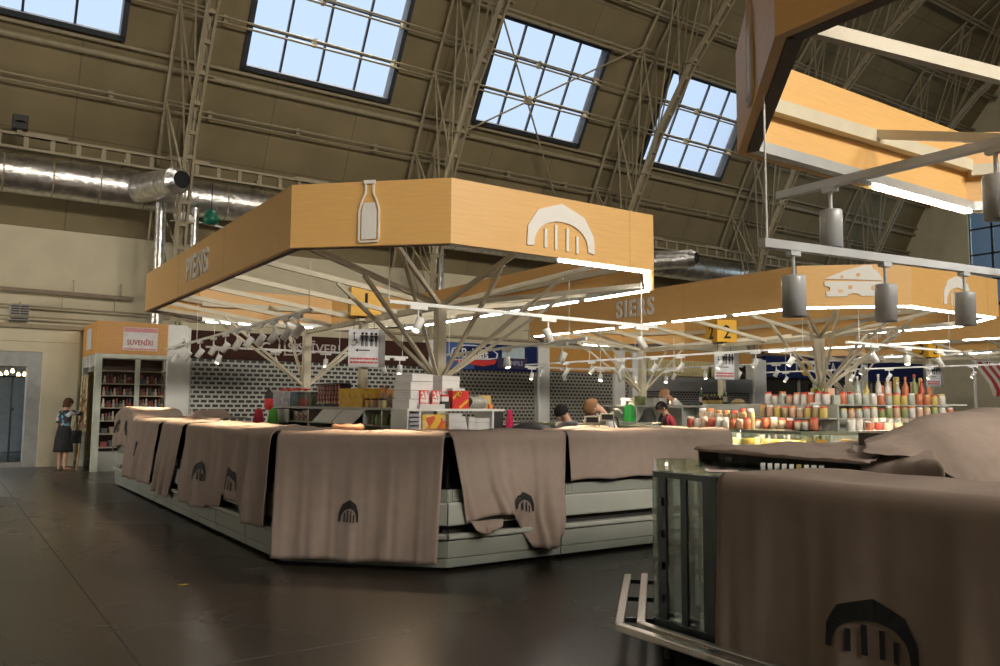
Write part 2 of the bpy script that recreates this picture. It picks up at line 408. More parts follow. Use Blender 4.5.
# wind-brace rods across the third window bay
t=thing('brace_rods','crossed thin steel rods with a centre plate in front of the third roof window','brace',(0,0,0))
for p,q in (((13.0,3.35),(17.35,-2.2)),((12.4,-.6),(18.6,3.75))):
    MB().tube([on_roof(p[0],p[1],.5),on_roof(q[0],q[1],.5)],.03,6).build('rod',M['truss'],t)
c=on_roof(14.8,1.08,.5); MB().box(c.x-.13,c.x+.13,c.y-.04,c.y+.04,c.z-.1,c.z+.1).build('centre_plate',M['truss'],t)
# lattice walkway beam along the side wall
t=thing('wall_girder','long castellated steel girder running along the side wall above the duct','girder',(0,21.7,7.6))
for dz in (-.16,.16): MB().box(XA,XB,-.06,.06,dz-.03,dz+.03).build('chord',M['truss'],t)
m=MB()
for k in range(6): m.box(.55*k,.55*k+.10,-.03,.03,-.14,.14)
m.box(-.1,3.4,-.02,.02,-.155,-.135); m.box(-.1,.9,-.08,.08,.13,.24); m.box(2.15,2.23,-.05,.5,-.12,-.04)
wo=m.build('web',M['truss'],t); wo.location.x=XA+.2
for k in range(1,18):
    q=wo.copy(); C.objects.link(q); q.location.x=XA+.2+3.3*k
t=thing('wall_speaker','small dark box fixed above the girder at the left edge of the photo','speaker',(1.2,21.6,8.0))
MB().box(-.16,.16,-.14,.14,-.17,.17).build('housing',M['dark'],t,bevel=.02); MB().box(-.05,.05,-.05,.05,-.28,-.16).build('bracket',M['truss'],t); MB().lathe([(.11,-.01),(.09,.01)],n=14).build('grille',M['black'],t).location=(0,-.15,0)
# main air duct
t=thing('air_duct','fat silvery spiral air duct running along the side wall','duct',(0,22.15,6.95))
MB().tube([(XA,0,0),(XB,0,0)],.47,28).build('pipe',M['duct'],t)
m=MB(); m.tube([(-.015,0,0),(.015,0,0)],.478,28); so=m.build('seam_ring',M['truss'],t); so.location.x=XA+.5
for k in range(1,60):
    q=so.copy(); C.objects.link(q); q.location.x=XA+.5+k*1.02
for xn in (4.55,22.1):
    m=MB(); m.tube([(xn-.75,0,-.0),(xn-.45,-.9,-.05),(xn-.13,-2.0,-.10)],[.38,.35,.31],20,cap=False); nz=m.build('nozzle',M['duct'],t)
    q=MB(); q.tube([(xn-.16,-1.95,-.10),(xn-.09,-2.16,-.115)],[.325,.21],20,cap=False); q.build('collar',M['duct'],nz)
    q=MB(); q.tube([(xn-.11,-2.10,-.11),(xn-.10,-2.13,-.112)],.225,20); q.build('outlet',M['black'],nz)
def riser(lab,x,z0,z1,r,y=21.55):
    t=thing('duct_riser',lab,'duct',(x,y,0),0,'upright duct pipes')
    MB().tube([(0,0,z0),(0,0,z1)],r,16).build('pipe',M['duct'],t)
    m=MB(); z=z0+.3
    while z<z1: m.tube([(0,0,z-.03),(0,0,z+.03)],r*1.06,16); z+=.9
    m.build('joint_ring',M['alu'],t); return t
riser('shiny upright duct behind the left end of the milk kiosk fascia',4.34,3.5,6.55,.13)
t=riser('shorter shiny upright duct with a white elbow, right of the taller one',5.16,4.3,6.55,.10)
m=MB(); m.tube([(-.02,0,6.2),(-.28,-.05,6.3),(-.5,-.05,6.22)],.11,12); m.build('elbow',M['white'],t)
m=MB(); m.tube([(.1,0,6.2),(1.15,0,6.1)],.025,8); m.tube([(1.15,0,6.12),(1.15,0,5.6)],.025,8); m.build('side_pipe',M['white'],t)
riser('shiny upright duct seen between the struts of the milk kiosk near column',12.36,3.6,6.6,.15)
t=thing('hanging_lamp','dark green bell lamp hanging below the big duct','lamp',(5.52,21.35,6.33))
MB().lathe([(.06,.2),(.14,.12),(.2,-.05),(.19,-.15),(.1,-.2)],n=14).build('shade',mat('green_enamel',(.0,.12,.07),.4),t); MB().tube([(0,0,.18),(0,0,.9)],.012,6).build('cord',M['dark'],t)
# pipes and fittings on the beige wall above the doorway
def rail(lab,name,cat,p,q,r,mt,hang=(),sq=False):
    t=thing(name,lab,cat,p); d=Vector(q)-Vector(p)
    m=MB()
    (m.bar((0,0,0),d,r*2,r*2) if sq else m.tube([(0,0,0),d],r,8)); m.build('pipe',mt,t)
    for h in hang:
        MB().tube([d*h,d*h+Vector((0,.0,.35))],.012,6).tube([d*h+Vector((0,0,.35)),d*h+Vector((0,.25,.35))],.012,6).build('hanger',M['truss'],t)
    return t
rail('brown square rail hung high on the beige wall left of the milk kiosk','rail','rail',(-6,23.0,4.36),(4.05,23.0,4.27),.045,mat('brown_rail',(.20,.14,.08),.5),(.86,.97),True)
rail('grey cable pipe on the beige wall, below the brown rail','cable_pipe','pipe',(-6,22.95,3.98),(6.0,22.95,3.86),.025,M['truss'],(.7,.8))
rail('thin lower grey pipe on the beige wall above the door surround','cable_pipe','pipe',(-6,22.9,3.68),(4.0,22.9,3.62),.02,M['truss'],(.6,.75))
t=thing('junction_box','grey louvred box on the beige wall above the doorway','box',(1.5,23.02,3.74))
MB().box(-.2,.2,-.1,.179,-.2,.2).build('housing',M['greyband'],t,bevel=.01)
m=MB()
for k in range(6): m.box(-.18,.18,-.115,-.1,-.17+k*.06,-.14+k*.06)
m.build('louvre',M['dark'],t)
rail('dark bracket beam on the beige wall at the top of the door surround','bracket_beam','beam',(-6,22.95,3.42),(2.95,22.95,3.42),.05,M['truss'],(),True)
# doorway surround and what lies beyond it
dgrey=mat('grey_door_surround',(.33,.34,.33),.5)
d=MB().box(DX1-.30,DX1,WY-.1,WY+.45,0,DZ).box(DX0,DX1-.301,WY-.1,WY+.45,DZ-.36,DZ)
struct(d.build('door_1',dgrey))
struct(MB().box(DX1,DX1+.8,WY-.14,WY,0,3.3).box(DX0-1,DX1+.8,WY-.18,WY,3.05,3.36).box(DX0,DX1,WY-.14,WY,DZ,3.05).build('trim_40',M['wall']))
struct(MB().box(-6,XB,WY-.03,WY,0,.12).build('baseboard_back',M['greyband']))
# vestibule
v=mat('vestibule_wall',(.46,.46,.44),.7)
struct(MB().box(DX0-.3,DX1+3,WY+7.5,WY+7.8,0,3.4).build('wall_vestibule',v))
struct(MB().box(DX0-.6,DX0-.3,WY+.4,WY+7.8,0,3.4).box(DX1+1.6,DX1+1.9,WY+.4,WY+7.8,0,3.4).build('wall_vestibule_side',v))
struct(MB().box(DX0-.6,DX1+1.9,WY+.4,WY+7.8,3.4,3.6).build('ceiling_vestibule',v))
grp='glass panels of the entrance screen'
pos=['leftmost','second','third','fourth','rightmost']
for k in range(5):
    x=-.55+k*.52
    t=thing('glass_door_panel','tall smoky glass door leaf in the doorway, %s of the five'%pos[k],'glass door',(x,WY+1.3,0),0,grp)
    MB().box(.02,.50,-.01,.01,.06,2.2).build('pane',glass('smoky_%d'%k,(.74,.81,.86),.12,.12),t)
    m=MB(); m.box(0,.025,-.025,.025,0,2.24); m.box(.495,.52,-.025,.025,0,2.24); m.box(0,.52,-.025,.025,2.2,2.24); m.box(0,.52,-.025,.025,0,.07); m.build('frame',M['darkmetal'],t)
    MB().box(.0,.06,-.05,-.02,1.35,1.43).build('hinge',M['dark'],t)
t=thing('string_of_bulbs','row of warm glowing bulbs on a wire beyond the doorway','lights',(0,WY+4.2,2.42))
MB().tube([(-2,0,.08),(2.6,0,.08)],.01,6).build('wire',M['dark'],t)
for k in range(16):
    x=-.25+k*.15
    MB().lathe([(.0,-.05),(.05,-.02),(.05,.02),(.025,.06),(.02,.08)],(x,0,R.uniform(-.1,.05)),10).build('bulb',M['warm'],t)
t=thing('vestibule_fill','added glowing panel that brightens the space beyond the doorway','fill light',(0.2,WY+3.4,3.33)); MB().box(-.9,.9,-.3,.3,0,.06).build('housing',M['white'],t); MB().box(-.85,.85,-.26,.26,-.01,0).build('fill_face',emit('cool_fill',(.85,.93,1),26),t)  # invented panel, glows only to lighten the dim vestibule
struct(MB().box(2.02,2.1,WY+.4,WY+1.5,0,2.4).build('door_2',mat('dark_red_jamb',(.16,.02,.02),.5)))
rc=MB(); rc.lathe([(0,0),(.22,.0),(.26,.05),(.25,.45),(.0,.45)],(0,0,0),14)
# ------------------------------------------------------------------ kiosk canopies
M['seam']=mat('board_seam',(.36,.20,.07),.6); M['soffit']=mat('dark_soffit_strip',(.10,.07,.05),.6)
KX,KY,KC,KW,KLn=2.87,6.85,1.19,2.75,7.17      # corner, chamfer, short side, long side
ZB,ZT=3.157,3.811; PX,PY=8.27,13.06
def outline(x=KX,y=KY,c=KC,w=KW,l=KLn):
    return [(x,y+c+l),(x,y+c),(x+c,y),(x+c+w,y),(x+2*c+w,y+c),(x+2*c+w,y+c+l),(x+c+w,y+2*c+l),(x+c,y+2*c+l)]
CX=KX+KC+KW/2                                  # ridge line of the canopy
COLS=(9.42,14.2); SIGNY=11.8; ZV=2.9
def hangar(w,h,n=24):
    """outline polylines of the arch emblem: outer, inner"""
    O=[(-.5,0),(-.49,.42),(-.34,.80),(0,1.0),(.34,.78),(.49,.36),(.5,-.02)]
    Lg=[0]
    for a,b in zip(O,O[1:]): Lg.append(Lg[-1]+math.dist(a,b))
    def ev(t):
        s=t*Lg[-1]
        for i in range(len(O)-1):
            if s<=Lg[i+1]+1e-9:
                u=(s-Lg[i])/(Lg[i+1]-Lg[i]); return (O[i][0]+(O[i+1][0]-O[i][0])*u,O[i][1]+(O[i+1][1]-O[i][1])*u)
        return O[-1]
    out=[ev(i/n) for i in range(n+1)]
    inn=[(-.40*cos(pi*i/n),.02+.58*sin(pi*i/n)**.85) for i in range(n+1)]
    return [(x*w,y*h) for x,y in out],[(x*w,y*h) for x,y in inn]
BARS=((-.235,.0,.40),(-.085,-.02,.52),(.085,-.02,.48),(.235,-.04,.34))
def bottle_poly(s=1.,g=0.):
    r=[(.145,-.42),(.17,-.38),(.17,.08),(.13,.22),(.075,.34),(.075,.5)]
    r=[(x-g,max(y,-.42+g)) for x,y in r]
    return [(-x*s,y*s) for x,y in r[::-1]]+[(x*s,y*s) for x,y in r]
def cheese_poly():
    return [(-.5,.02),(-.5,-.12),(-.43,-.13),(-.40,-.2),(-.43,-.27),(-.48,-.28),(-.47,-.42),(-.12,-.42),(-.09,-.36),(0,-.33),(.09,-.36),(.12,-.42),(.5,-.42),(.5,-.02)]
def ring(cx,cy,r,n=14): return [(cx+r*cos(2*pi*i/n),cy+r*sin(2*pi*i/n)) for i in range(n)]
def canopy(ox,oy,lab,letters,chamfer_emblem,led,front_emblem=True,extra_letters=None):
    t=thing('kiosk_canopy',lab,'kiosk canopy',(ox,oy,0),0,'octagonal market kiosks')
    P=outline(); n=8
    # index of the edge: 0 left long, 1 near-left chamfer, 2 near short, 3 near-right, 4 right long, 5 far-right, 6 far short, 7 far-left
    for i in range(n):
        a=Vector((*P[i],0)); b=Vector((*P[(i+1)%n],0)); d=(b-a).normalized(); o=Vector((d.y,-d.x,0))   # outward
        if i in (0,1,2,3,4,5,6,7): pass
        # outward normal: traversal A->C->D->E is counter-clockwise seen from above
        L=(b-a).length; k=.05*math.tan(pi/8)
        m=MB(); q=[a,b,b-o*.05-d*k,a-o*.05+d*k]
        m.add([p+Vector((0,0,ZB)) for p in q]+[p+Vector((0,0,ZT)) for p in q],[(3,2,1,0),(4,5,6,7),(0,1,5,4),(1,2,6,5),(2,3,7,6),(3,0,4,7)])
        f=m.build('fascia_panel',M['wood'],t)
        # board seams
        m=MB(); j=1
        while j*2.38<L-.3: 
            s=a+d*(j*2.38); m.bar(s+Vector((0,0,ZB))+o*.0005,s+Vector((0,0,ZT))+o*.0005,.002,.002); j+=1
        if j>1: m.build('seam',M['seam'],f)
        ii=a-o*.09; jj=b-o*.09
        m=MB(); m.bar(ii+d*.04+Vector((0,0,ZB+.37)),jj-d*.04+Vector((0,0,ZB+.33)),.07,.09); m.build('mid_rail',M['cream'],t)
        m=MB(); m.bar(ii+d*.04+Vector((0,0,ZB+.035)),jj-d*.04+Vector((0,0,ZB+.035)),.07,.07); m.build('bottom_rail',M['alu'] if led.get(i) else M['soffit'],t)
        for (s0,s1) in led.get(i,()):
            m=MB(); m.bar(ii+d*(s0*L)+Vector((0,0,ZB-.012)),ii+d*(s1*L)+Vector((0,0,ZB-.012)),.055,.02); m.build('light_strip',M['led'],t)
    zr=ZB+.37; zs=ZB+.07
    def arm(p,q,w=.042,h=.062,name='rafter'):
        m=MB(); m.bar(p,q,w,h); m.build(name,M['cream'],t)
    # valley beam and columns
    arm((CX,COLS[0],ZV-.02),(CX,COLS[1],ZV-.02),.07,.08,'valley_beam')
    for cy in COLS:
        m=MB(); m.box(CX-.065,CX+.065,cy-.065,cy+.065,0,ZV+.02); m.box(CX-.2,CX+.2,cy-.2,cy+.2,0,.015); m.build('column',M['cream'],t,bevel=.008)
    x0=KX+.1; x1=KX+2*KC+KW-.1; y0=KY+.1; y1=KY+2*KC+KLn-.1; h=KC/2+.04
    near=[(x0,KY+KC+.03,zs),(KX+h,KY+h,zr),(CX,y0,zr),(x1-h+.1,KY+h,zr),(x1,KY+KC+.03,zs)]
    far=[(x0,KY+KC+KLn-.03,zs),(CX,y1,zr),(x1,KY+KC+KLn-.03,zs)]
    for cy,tg in ((COLS[0],near+[(x0,9.35,zs),(x1,9.35,zs)]),(COLS[1],far+[(x0,COLS[1],zs),(x1,COLS[1],zs)])):
        for (x,y,zt_) in tg:
            top=Vector((x,y,zt_)); base=Vector((CX,cy,ZV)); dd=Vector((x-CX,y-cy,0)).normalized()*.065
            arm(base+dd,top)
            mid=base.lerp(top,.60); arm(Vector((CX,cy,1.92))+dd,mid-Vector((0,0,.04)),.042,.042,'strut')
    for yy in (10.62,11.85,13.05):
        for x in (x0,x1): arm((CX,yy,ZV),(x,yy,zs))
    # fascia marks
    def face(i):
        a=Vector((*P[i],0)); b=Vector((*P[(i+1)%n],0)); d=(b-a).normalized(); o=Vector((d.y,-d.x,0)); return a,b,d,o
    zc=(ZB+ZT)/2
    def hang_on(i,w,h,s=.5,name='emblem'):
        a,b,d,o=face(i); c=a.lerp(b,s)+Vector((0,0,zc-.24))+o*.004
        O,I=hangar(w,h); f=lambda q: c+d*q[0]+Vector((0,0,q[1]))
        m=MB(); m.strip([f(q) for q in O],[f(q) for q in I],d=o*.015)
        for (bx,b0,b1) in BARS: m.extr([((bx-.018)*w,b0*h),((bx+.018)*w,b0*h),((bx+.018)*w,b1*h),((bx-.018)*w,b1*h)],c,d,(0,0,1),.015)
        m.build(name,M['emblem'],t,fix=True)
    if front_emblem:
        hang_on(2,.92,.50,.50); 
    hang_on(6,.92,.50,.5)
    a,b,d,o=face(1); c=a.lerp(b,.5)+Vector((0,0,zc))+o*.004
    if chamfer_emblem=='bottle':
        m=MB(); A=bottle_poly(.66); B=bottle_poly(.66,.025); f=lambda q: c+d*q[0]+Vector((0,0,q[1]-.02))
        m.strip([f(q) for q in A+A[:1]],[f(q) for q in B+B[:1]],d=o*.015)
        inn=[(x*.66,y*.66) for x,y in [(-.105,-.37),(.105,-.37),(.115,-.34),(.115,.06),(.08,.19),(-.08,.19),(-.115,.06),(-.115,-.34)]]
        m.extr(inn,c-Vector((0,0,.02)),d,(0,0,1),.015); m.extr([(-.06,.30),(.06,.30),(.06,.335),(-.06,.335)],c,d,(0,0,1),.02)
        m.build('bottle_emblem',M['emblem'],t)
    else:
        m=MB(); w=.86; cc=c+Vector((0,0,.06))
        m.extr([(x*w,y*.62*.9) for x,y in cheese_poly()],cc,d,(0,0,1),.015)
        m.extr([(-.5*w,.05),(-.16*w,.17),(.18*w,.25),(.32*w,.25),(.34*w,.19),(.41*w,.16),(.5*w,.01),(.49*w,.005),(.2*w,.02)],cc,d,(0,0,1),.015)
        e=m.build('cheese_emblem',M['emblem'],t)
        m=MB()
        for (hx,hy,r) in ((.33,-.11,.035),(-.23,-.15,.028),(-.06,-.09,.032),(.08,.10,.03),(-.2,.075,.024)): m.extr(ring(hx*w,hy,r),cc+o*.012,d,(0,0,1),.006)
        m.build('cheese_hole',M['wood'],e)
    a,b,d,o=face(0)
    text('lettering',letters,Vector((*P[0],0))+d*(P[0][1]-11.72)+Vector((ox,oy,3.47))+o*.01,d,(0,0,1),.47,M['letters'],t,.012,.010,.86,'CENTER',1.18)
    # far-left chamfer carries the same emblem as the near-left one
    a,b,d,o=face(7); c=a.lerp(b,.5)+Vector((0,0,zc))+o*.004
    m=MB(); A=bottle_poly(.66); B=bottle_poly(.66,.025); f=lambda q: c+d*q[0]+Vector((0,0,q[1]-.02))
    m.strip([f(q) for q in A+A[:1]],[f(q) for q in B+B[:1]],d=o*.015)
    m.extr([(x*.66,y*.66) for x,y in [(-.105,-.37),(.105,-.37),(.115,.06),(.08,.19),(-.08,.19),(-.115,.06)]],c-Vector((0,0,.02)),d,(0,0,1),.015)
    m.build('bottle_emblem',M['emblem'],t)
    return t
segs=lambda n,g=.02:[(k/n+g/2,(k+1)/n-g/2) for k in range(n)]
canopy(0,0,'oak fascia canopy lettered PIENS with a bottle emblem, over the kiosk nearest the centre','PIENS','bottle',{2:[(.52,1.0)],3:[(0,1)],4:segs(5,.03),6:[(.1,.4),(.6,.72),(.78,.95)]})
canopy(0,-PY,'oak canopy overhead at the top right corner of the photo','PIENS','bottle',{6:[(.03,.5)],5:[(.05,.9)],4:segs(5,.03)})
canopy(PX,0,'oak fascia canopy lettered SIERS with a white cheese wedge emblem','SIERS','cheese',{0:segs(5,.03),1:[(.04,1)],2:[(0,1)],3:[(0,1)],4:segs(5,.03),6:[(.1,.5)]})
canopy(2*PX,0,'farther oak canopy seen beneath the SIERS canopy','PIENS','bottle',{0:segs(4,.05),2:[(0,1)],4:segs(5,.03)},True)
# ------------------------------------------------------------------ spot tracks
SPOTS=0
def spot_proto():
    return None
def spotlight(p,rz,tilt,lab,group,grey=False,big=1.,light=0,mt=None):
    """p: point on the underside of the track"""
    global SPOTS; SPOTS+=1
    t=thing('track_spotlight',lab,'spotlight',p,rz,group)
    mt=M['spotgrey'] if grey else M['spot']
    if not grey: MB().box(-.11,.11,-.022,.022,-.045,-.002).build('adaptor',M['spot'],t,bevel=.004)
    else: MB().box(-.04,.04,-.02,.02,-.03,-.002).build('adaptor',mt,t)
    s=big; z0=-.045 if not grey else -.03
    MB().tube([(0,0,z0),(0,0,z0-.11*s)],.010,6).build('stem',mt,t)
    r=.048*s; L=.17*s
    b=bpy.data.objects.new('pivot',None)
    h=MB(); h.lathe([(r*.55,L*.5),(r*.95,L*.48),(r,L*.42),(r,-L*.5),(r*.86,-L*.5),(r*.84,-L*.4)],n=16); ho=h.build('lamp_housing',mt,t,fix=False)
    ho.location=(0,0,z0-.11*s-L*.32); ho.rotation_euler=(tilt[0],tilt[1],0)
    le=MB().lathe([(r*.84,-L*.42),(0.0001,-L*.425)],n=16).build('lens',M['lens'] if light>=0 else M['dark'],ho,fix=False)
    if light>0:
        ld=bpy.data.lights.new('spot','SPOT'); ld.energy=light; ld.color=(1,.74,.48); ld.spot_size=1.3; ld.spot_blend=.6; ld.shadow_soft_size=.05
        lo=bpy.data.objects.new('beam',ld); C.objects.link(lo); lo.parent=ho; lo.location=(0,0,-L*.55)
    return t
def track(name_lab,p,q,ss,deskgroup,tilt,grey=False,cables=(0.05,.95),ztop=3.3,lights=0,w=.038,first='left',dirs=None):
    p=Vector(p);q=Vector(q);d=q-p; rz=math.atan2(d.y,d.x)
    t=thing('light_track',name_lab[0],'light track',p)
    MB().bar((0,0,0),d,w,w).build('rail',M['spotgrey'] if grey else M['spot'],t)
    for s in cables:
        a=d*s; MB().tube([a+Vector((0,0,.01)),a+Vector((0,0,ztop-(p+a).z))],.006,5).build('cable',M['spot'],t)
    n=len(ss)
    for i,s in enumerate(ss):
        a=p+d*s-Vector((0,0,w/2-.004))
        ti=tilt[i%len(tilt)]
        lt=lights if not isinstance(lights,(list,tuple)) else lights[i%len(lights)]
        spotlight(a,rz,ti,'%s spotlight, %s from the %s, on %s'%('grey' if grey else 'white',nth(i),first,name_lab[1]),deskgroup,grey,1.25 if grey else 1.0,lt)
T1=[(-.25,.4),(-.1,-.35),(-.35,.25)]
T2=[(-.5,.35),(-.4,.42),(-.55,.25),(-.45,.4)]
SP=240
track(('white light track hung across the near end of the PIENS canopy','the near-end track of the PIENS canopy'),(3.85,7.75,2.655),(7.75,7.75,2.615),[.09,.54,.93],'spotlights of the PIENS kiosk',[(-.3,.6),(-.2,-.3),(-.3,-.5)],lights=SP,cables=(.0,.93))
track(('white light track along the left side of the PIENS canopy','the left-side track of the PIENS canopy'),(3.62,16.9,2.62),(3.62,9.35,2.70),[.10,.22,.33,.44,.53,.61,.685,.755,.825,.89,.945],'spotlights of the PIENS kiosk',T2,lights=[SP,0,SP,0],cables=(.3,.99))
track(('white light track along the right side of the PIENS canopy','the right-side track of the PIENS canopy'),(7.1,12.1,2.42),(7.1,8.4,2.47),[.12,.5,.86],'spotlights of the PIENS kiosk',T1,lights=SP,cables=(.03,.9))
track(('short white light track over the middle of the PIENS kiosk','the short middle track of the PIENS kiosk'),(5.9,13.2,2.42),(6.95,13.2,2.42),[.15,.55,.85],'spotlights of the PIENS kiosk',T1,lights=[0,SP,0],cables=(.05,.9))
track(('white light track across the far end of the PIENS kiosk','the far-end track of the PIENS kiosk'),(4.05,15.7,2.62),(7.0,15.7,2.62),[.08,.45,.8],'spotlights of the PIENS kiosk',T1,lights=[0,0,SP],cables=(.05,.9))
track(('light track along the left side of the SIERS canopy','the left-side track of the SIERS canopy'),(12.05,16.6,2.58),(12.05,8.45,2.58),[.08,.2,.31,.43,.55,.64,.76,.86,.95],'spotlights of the SIERS kiosk',T2,lights=[SP,0,SP],cables=(.3,.98))
track(('light track across the near end of the SIERS canopy','the near-end track of the SIERS canopy'),(12.05,7.8,2.63),(15.6,7.8,2.62),[.22,.50,.80],'spotlights of the SIERS kiosk',[(-.3,-.4),(-.2,.4),(-.2,-.5)],lights=SP*.6,cables=(.1,.9))
track(('light track along the right side of the SIERS canopy','the right-side track of the SIERS canopy'),(15.4,15.5,2.55),(15.4,8.6,2.55),[.1,.25,.4,.55,.7,.85],'spotlights of the SIERS kiosk',T1,lights=[0,SP],cables=(.1,.9))
track(('light track across the middle of the SIERS kiosk','the middle track of the SIERS kiosk'),(12.2,14.3,2.45),(15.2,14.3,2.45),[.1,.3,.55,.8],'spotlights of the SIERS kiosk',T1,lights=[0,SP],cables=(.1,.9))
track(('light track across the far end of the SIERS kiosk','the far-end track of the SIERS kiosk'),(11.6,16.0,2.5),(15.6,16.0,2.5),[.05,.3,.6,.9],'spotlights of the SIERS kiosk',T1,cables=(.1,.9))
track(('light track along the left side of the farthest canopy','the left-side track of the farthest canopy'),(20.3,15.8,2.6),(20.3,8.8,2.6),[.1,.25,.4,.55,.7,.85],'spotlights of the farthest kiosk',T2,lights=[0,SP],cables=(.1,.9))
track(('grey light track across the far end of the overhead canopy','the far-end grey track of the overhead canopy'),(3.33,2.6,2.39),(6.6,2.6,2.50),[.075,.33,.60,.79],'grey spotlights of the overhead canopy',[(0,0),(0,.03)],True,cables=(.012,),ztop=3.2,w=.045,lights=-1)
track(('grey light track along the left side of the overhead canopy','the left-side grey track of the overhead canopy'),(4.0,3.0,2.81),(4.0,-1.0,2.81),[.085,.30,.6],'grey spotlights of the overhead canopy',[(0,0)],True,cables=(.75,),ztop=3.2,w=.045,lights=-1,first='far end')
# number cubes and WC signs on slim posts
def post_sign(ox,numb,lab1,lab2,lab3,zc=3.05,rz=.0):
    x=CX+ox; y=SIGNY
    t=thing('sign_post',lab1,'post',(x,y,0))
    MB().box(-.06,.06,-.06,.06,0,2.86).build('pole',M['cream'],t,bevel=.006); MB().box(-.14,.14,-.14,.14,2.86,2.90).build('top_plate',M['cream'],t)
    c=thing('number_cube',lab2,'number cube',(x,y,2.90),-.30,'yellow number cubes')
    s=.235; MB().box(-s,s,-s,s,.03,.03+2*s).build('cube',M['yellow'],c,bevel=.006); MB().box(-.1,.1,-.1,.1,0,.03).build('foot',M['brown'],c)
    for ux,o in (((1,0,0),(0,-s-.002,.23)),((0,-1,0),(-s-.002,0,.23)),((0,1,0),(s+.002,0,.23))):
        text('numeral',numb,o,ux,(0,0,1),.40,M['black'],c,.003,.004,.9)
    w=thing('wc_sign',lab3,'sign',(x-.05,y-.12,2.15),-.30,'toilet direction signs')
    MB().box(-.30,.30,-.012,.012,0,.68).build('board',mat('sign_white_'+numb+str(ox),(.72,.74,.78),.4),w,bevel=.004)
    MB().box(.30,.42,-.03,-.01,0,.68).build('edge_return',M['greyband'],w)
    m=MB()
    def fig(x,skirt):
        m.lathe([(0.0,.06),(.02,.05),(.026,.035),(.02,.018),(.0,.01)],(x,-.016,.565),8)
        b=[(-.03,0),(.03,0),(.026,-.07),(.05,-.11) if skirt else (.022,-.11),(-.05,-.11) if skirt else (-.022,-.11),(-.026,-.07)]
        m.extr(b,(x,-.013,.57),(1,0,0),(0,0,1),.003)
        for dx in (-.013,.013): m.extr([(dx-.008,-.11),(dx+.008,-.11),(dx+.008,-.2),(dx-.008,-.2)],(x,-.013,.57),(1,0,0),(0,0,1),.003)
        for sx in (-1,1): m.extr([(sx*.03,0),(sx*.042,-.005),(sx*.05,-.09),(sx*.04,-.09)],(x,-.013,.57),(1,0,0),(0,0,1),.003)
    fig(-.03,False); fig(.05,False); fig(.15,True); fig(.24,False)
    m.lathe([(0,.05),(.02,.04),(.02,.02),(0,.01)],(-.19,-.016,.575),8)
    m.strip([(-.2+.055*cos(a),-.014,.43+.055*sin(a)) for a in [i*.35-2.6 for i in range(15)]],[(-.2+.042*cos(a),-.014,.43+.042*sin(a)) for a in [i*.35-2.6 for i in range(15)]])
    m.extr([(-.2,-.0),(-.185,0),(-.18,-.08),(-.14,-.08),(-.12,-.15),(-.135,-.15),(-.15,-.095),(-.2,-.095)],(0,-.013,.575),(1,0,0),(0,0,1),.003)
    m.extr([(-.17,0),(-.11,.035),(-.12,.01),(.12,.01),(.12,-.01),(-.12,-.01),(-.11,-.035)],(.0,-.013,.30),(1,0,0),(0,0,1),.003)
    m.build('pictogram',M['black'],w)
    rr=random.Random(3)
    for z in (.13,.065):
        m=MB(); xx=-.26
        while xx<.24:
            l=rr.uniform(.02,.05); m.box(xx,xx+l,-.016,-.012,z,z+.035); xx+=l+.012
        m.build('red_print',M['red'],w)
    for sx in (-.2,.2): MB().tube([(sx,0,.68),(sx,.0,.86)],.006,5).build('hanger',M['dark'],w)
    w.scale=(.78,.9,.86)
post_sign(0,'1','cream post in the middle of the PIENS kiosk carrying the yellow 1 cube','yellow cube numbered 1 on top of a post under the PIENS canopy','white sign with toilet pictograms and a left arrow below the yellow 1 cube')
post_sign(PX,'2','cream post in the SIERS kiosk carrying the yellow 2 cube','yellow cube numbered 2 on top of a post under the SIERS canopy','white sign with toilet pictograms and a left arrow below the yellow 2 cube')
post_sign(2*PX,'3','cream post in the farthest kiosk carrying the yellow 3 cube','yellow cube numbered 3 on top of a post under the farthest canopy','white sign with toilet pictograms and a left arrow below the yellow 3 cube')
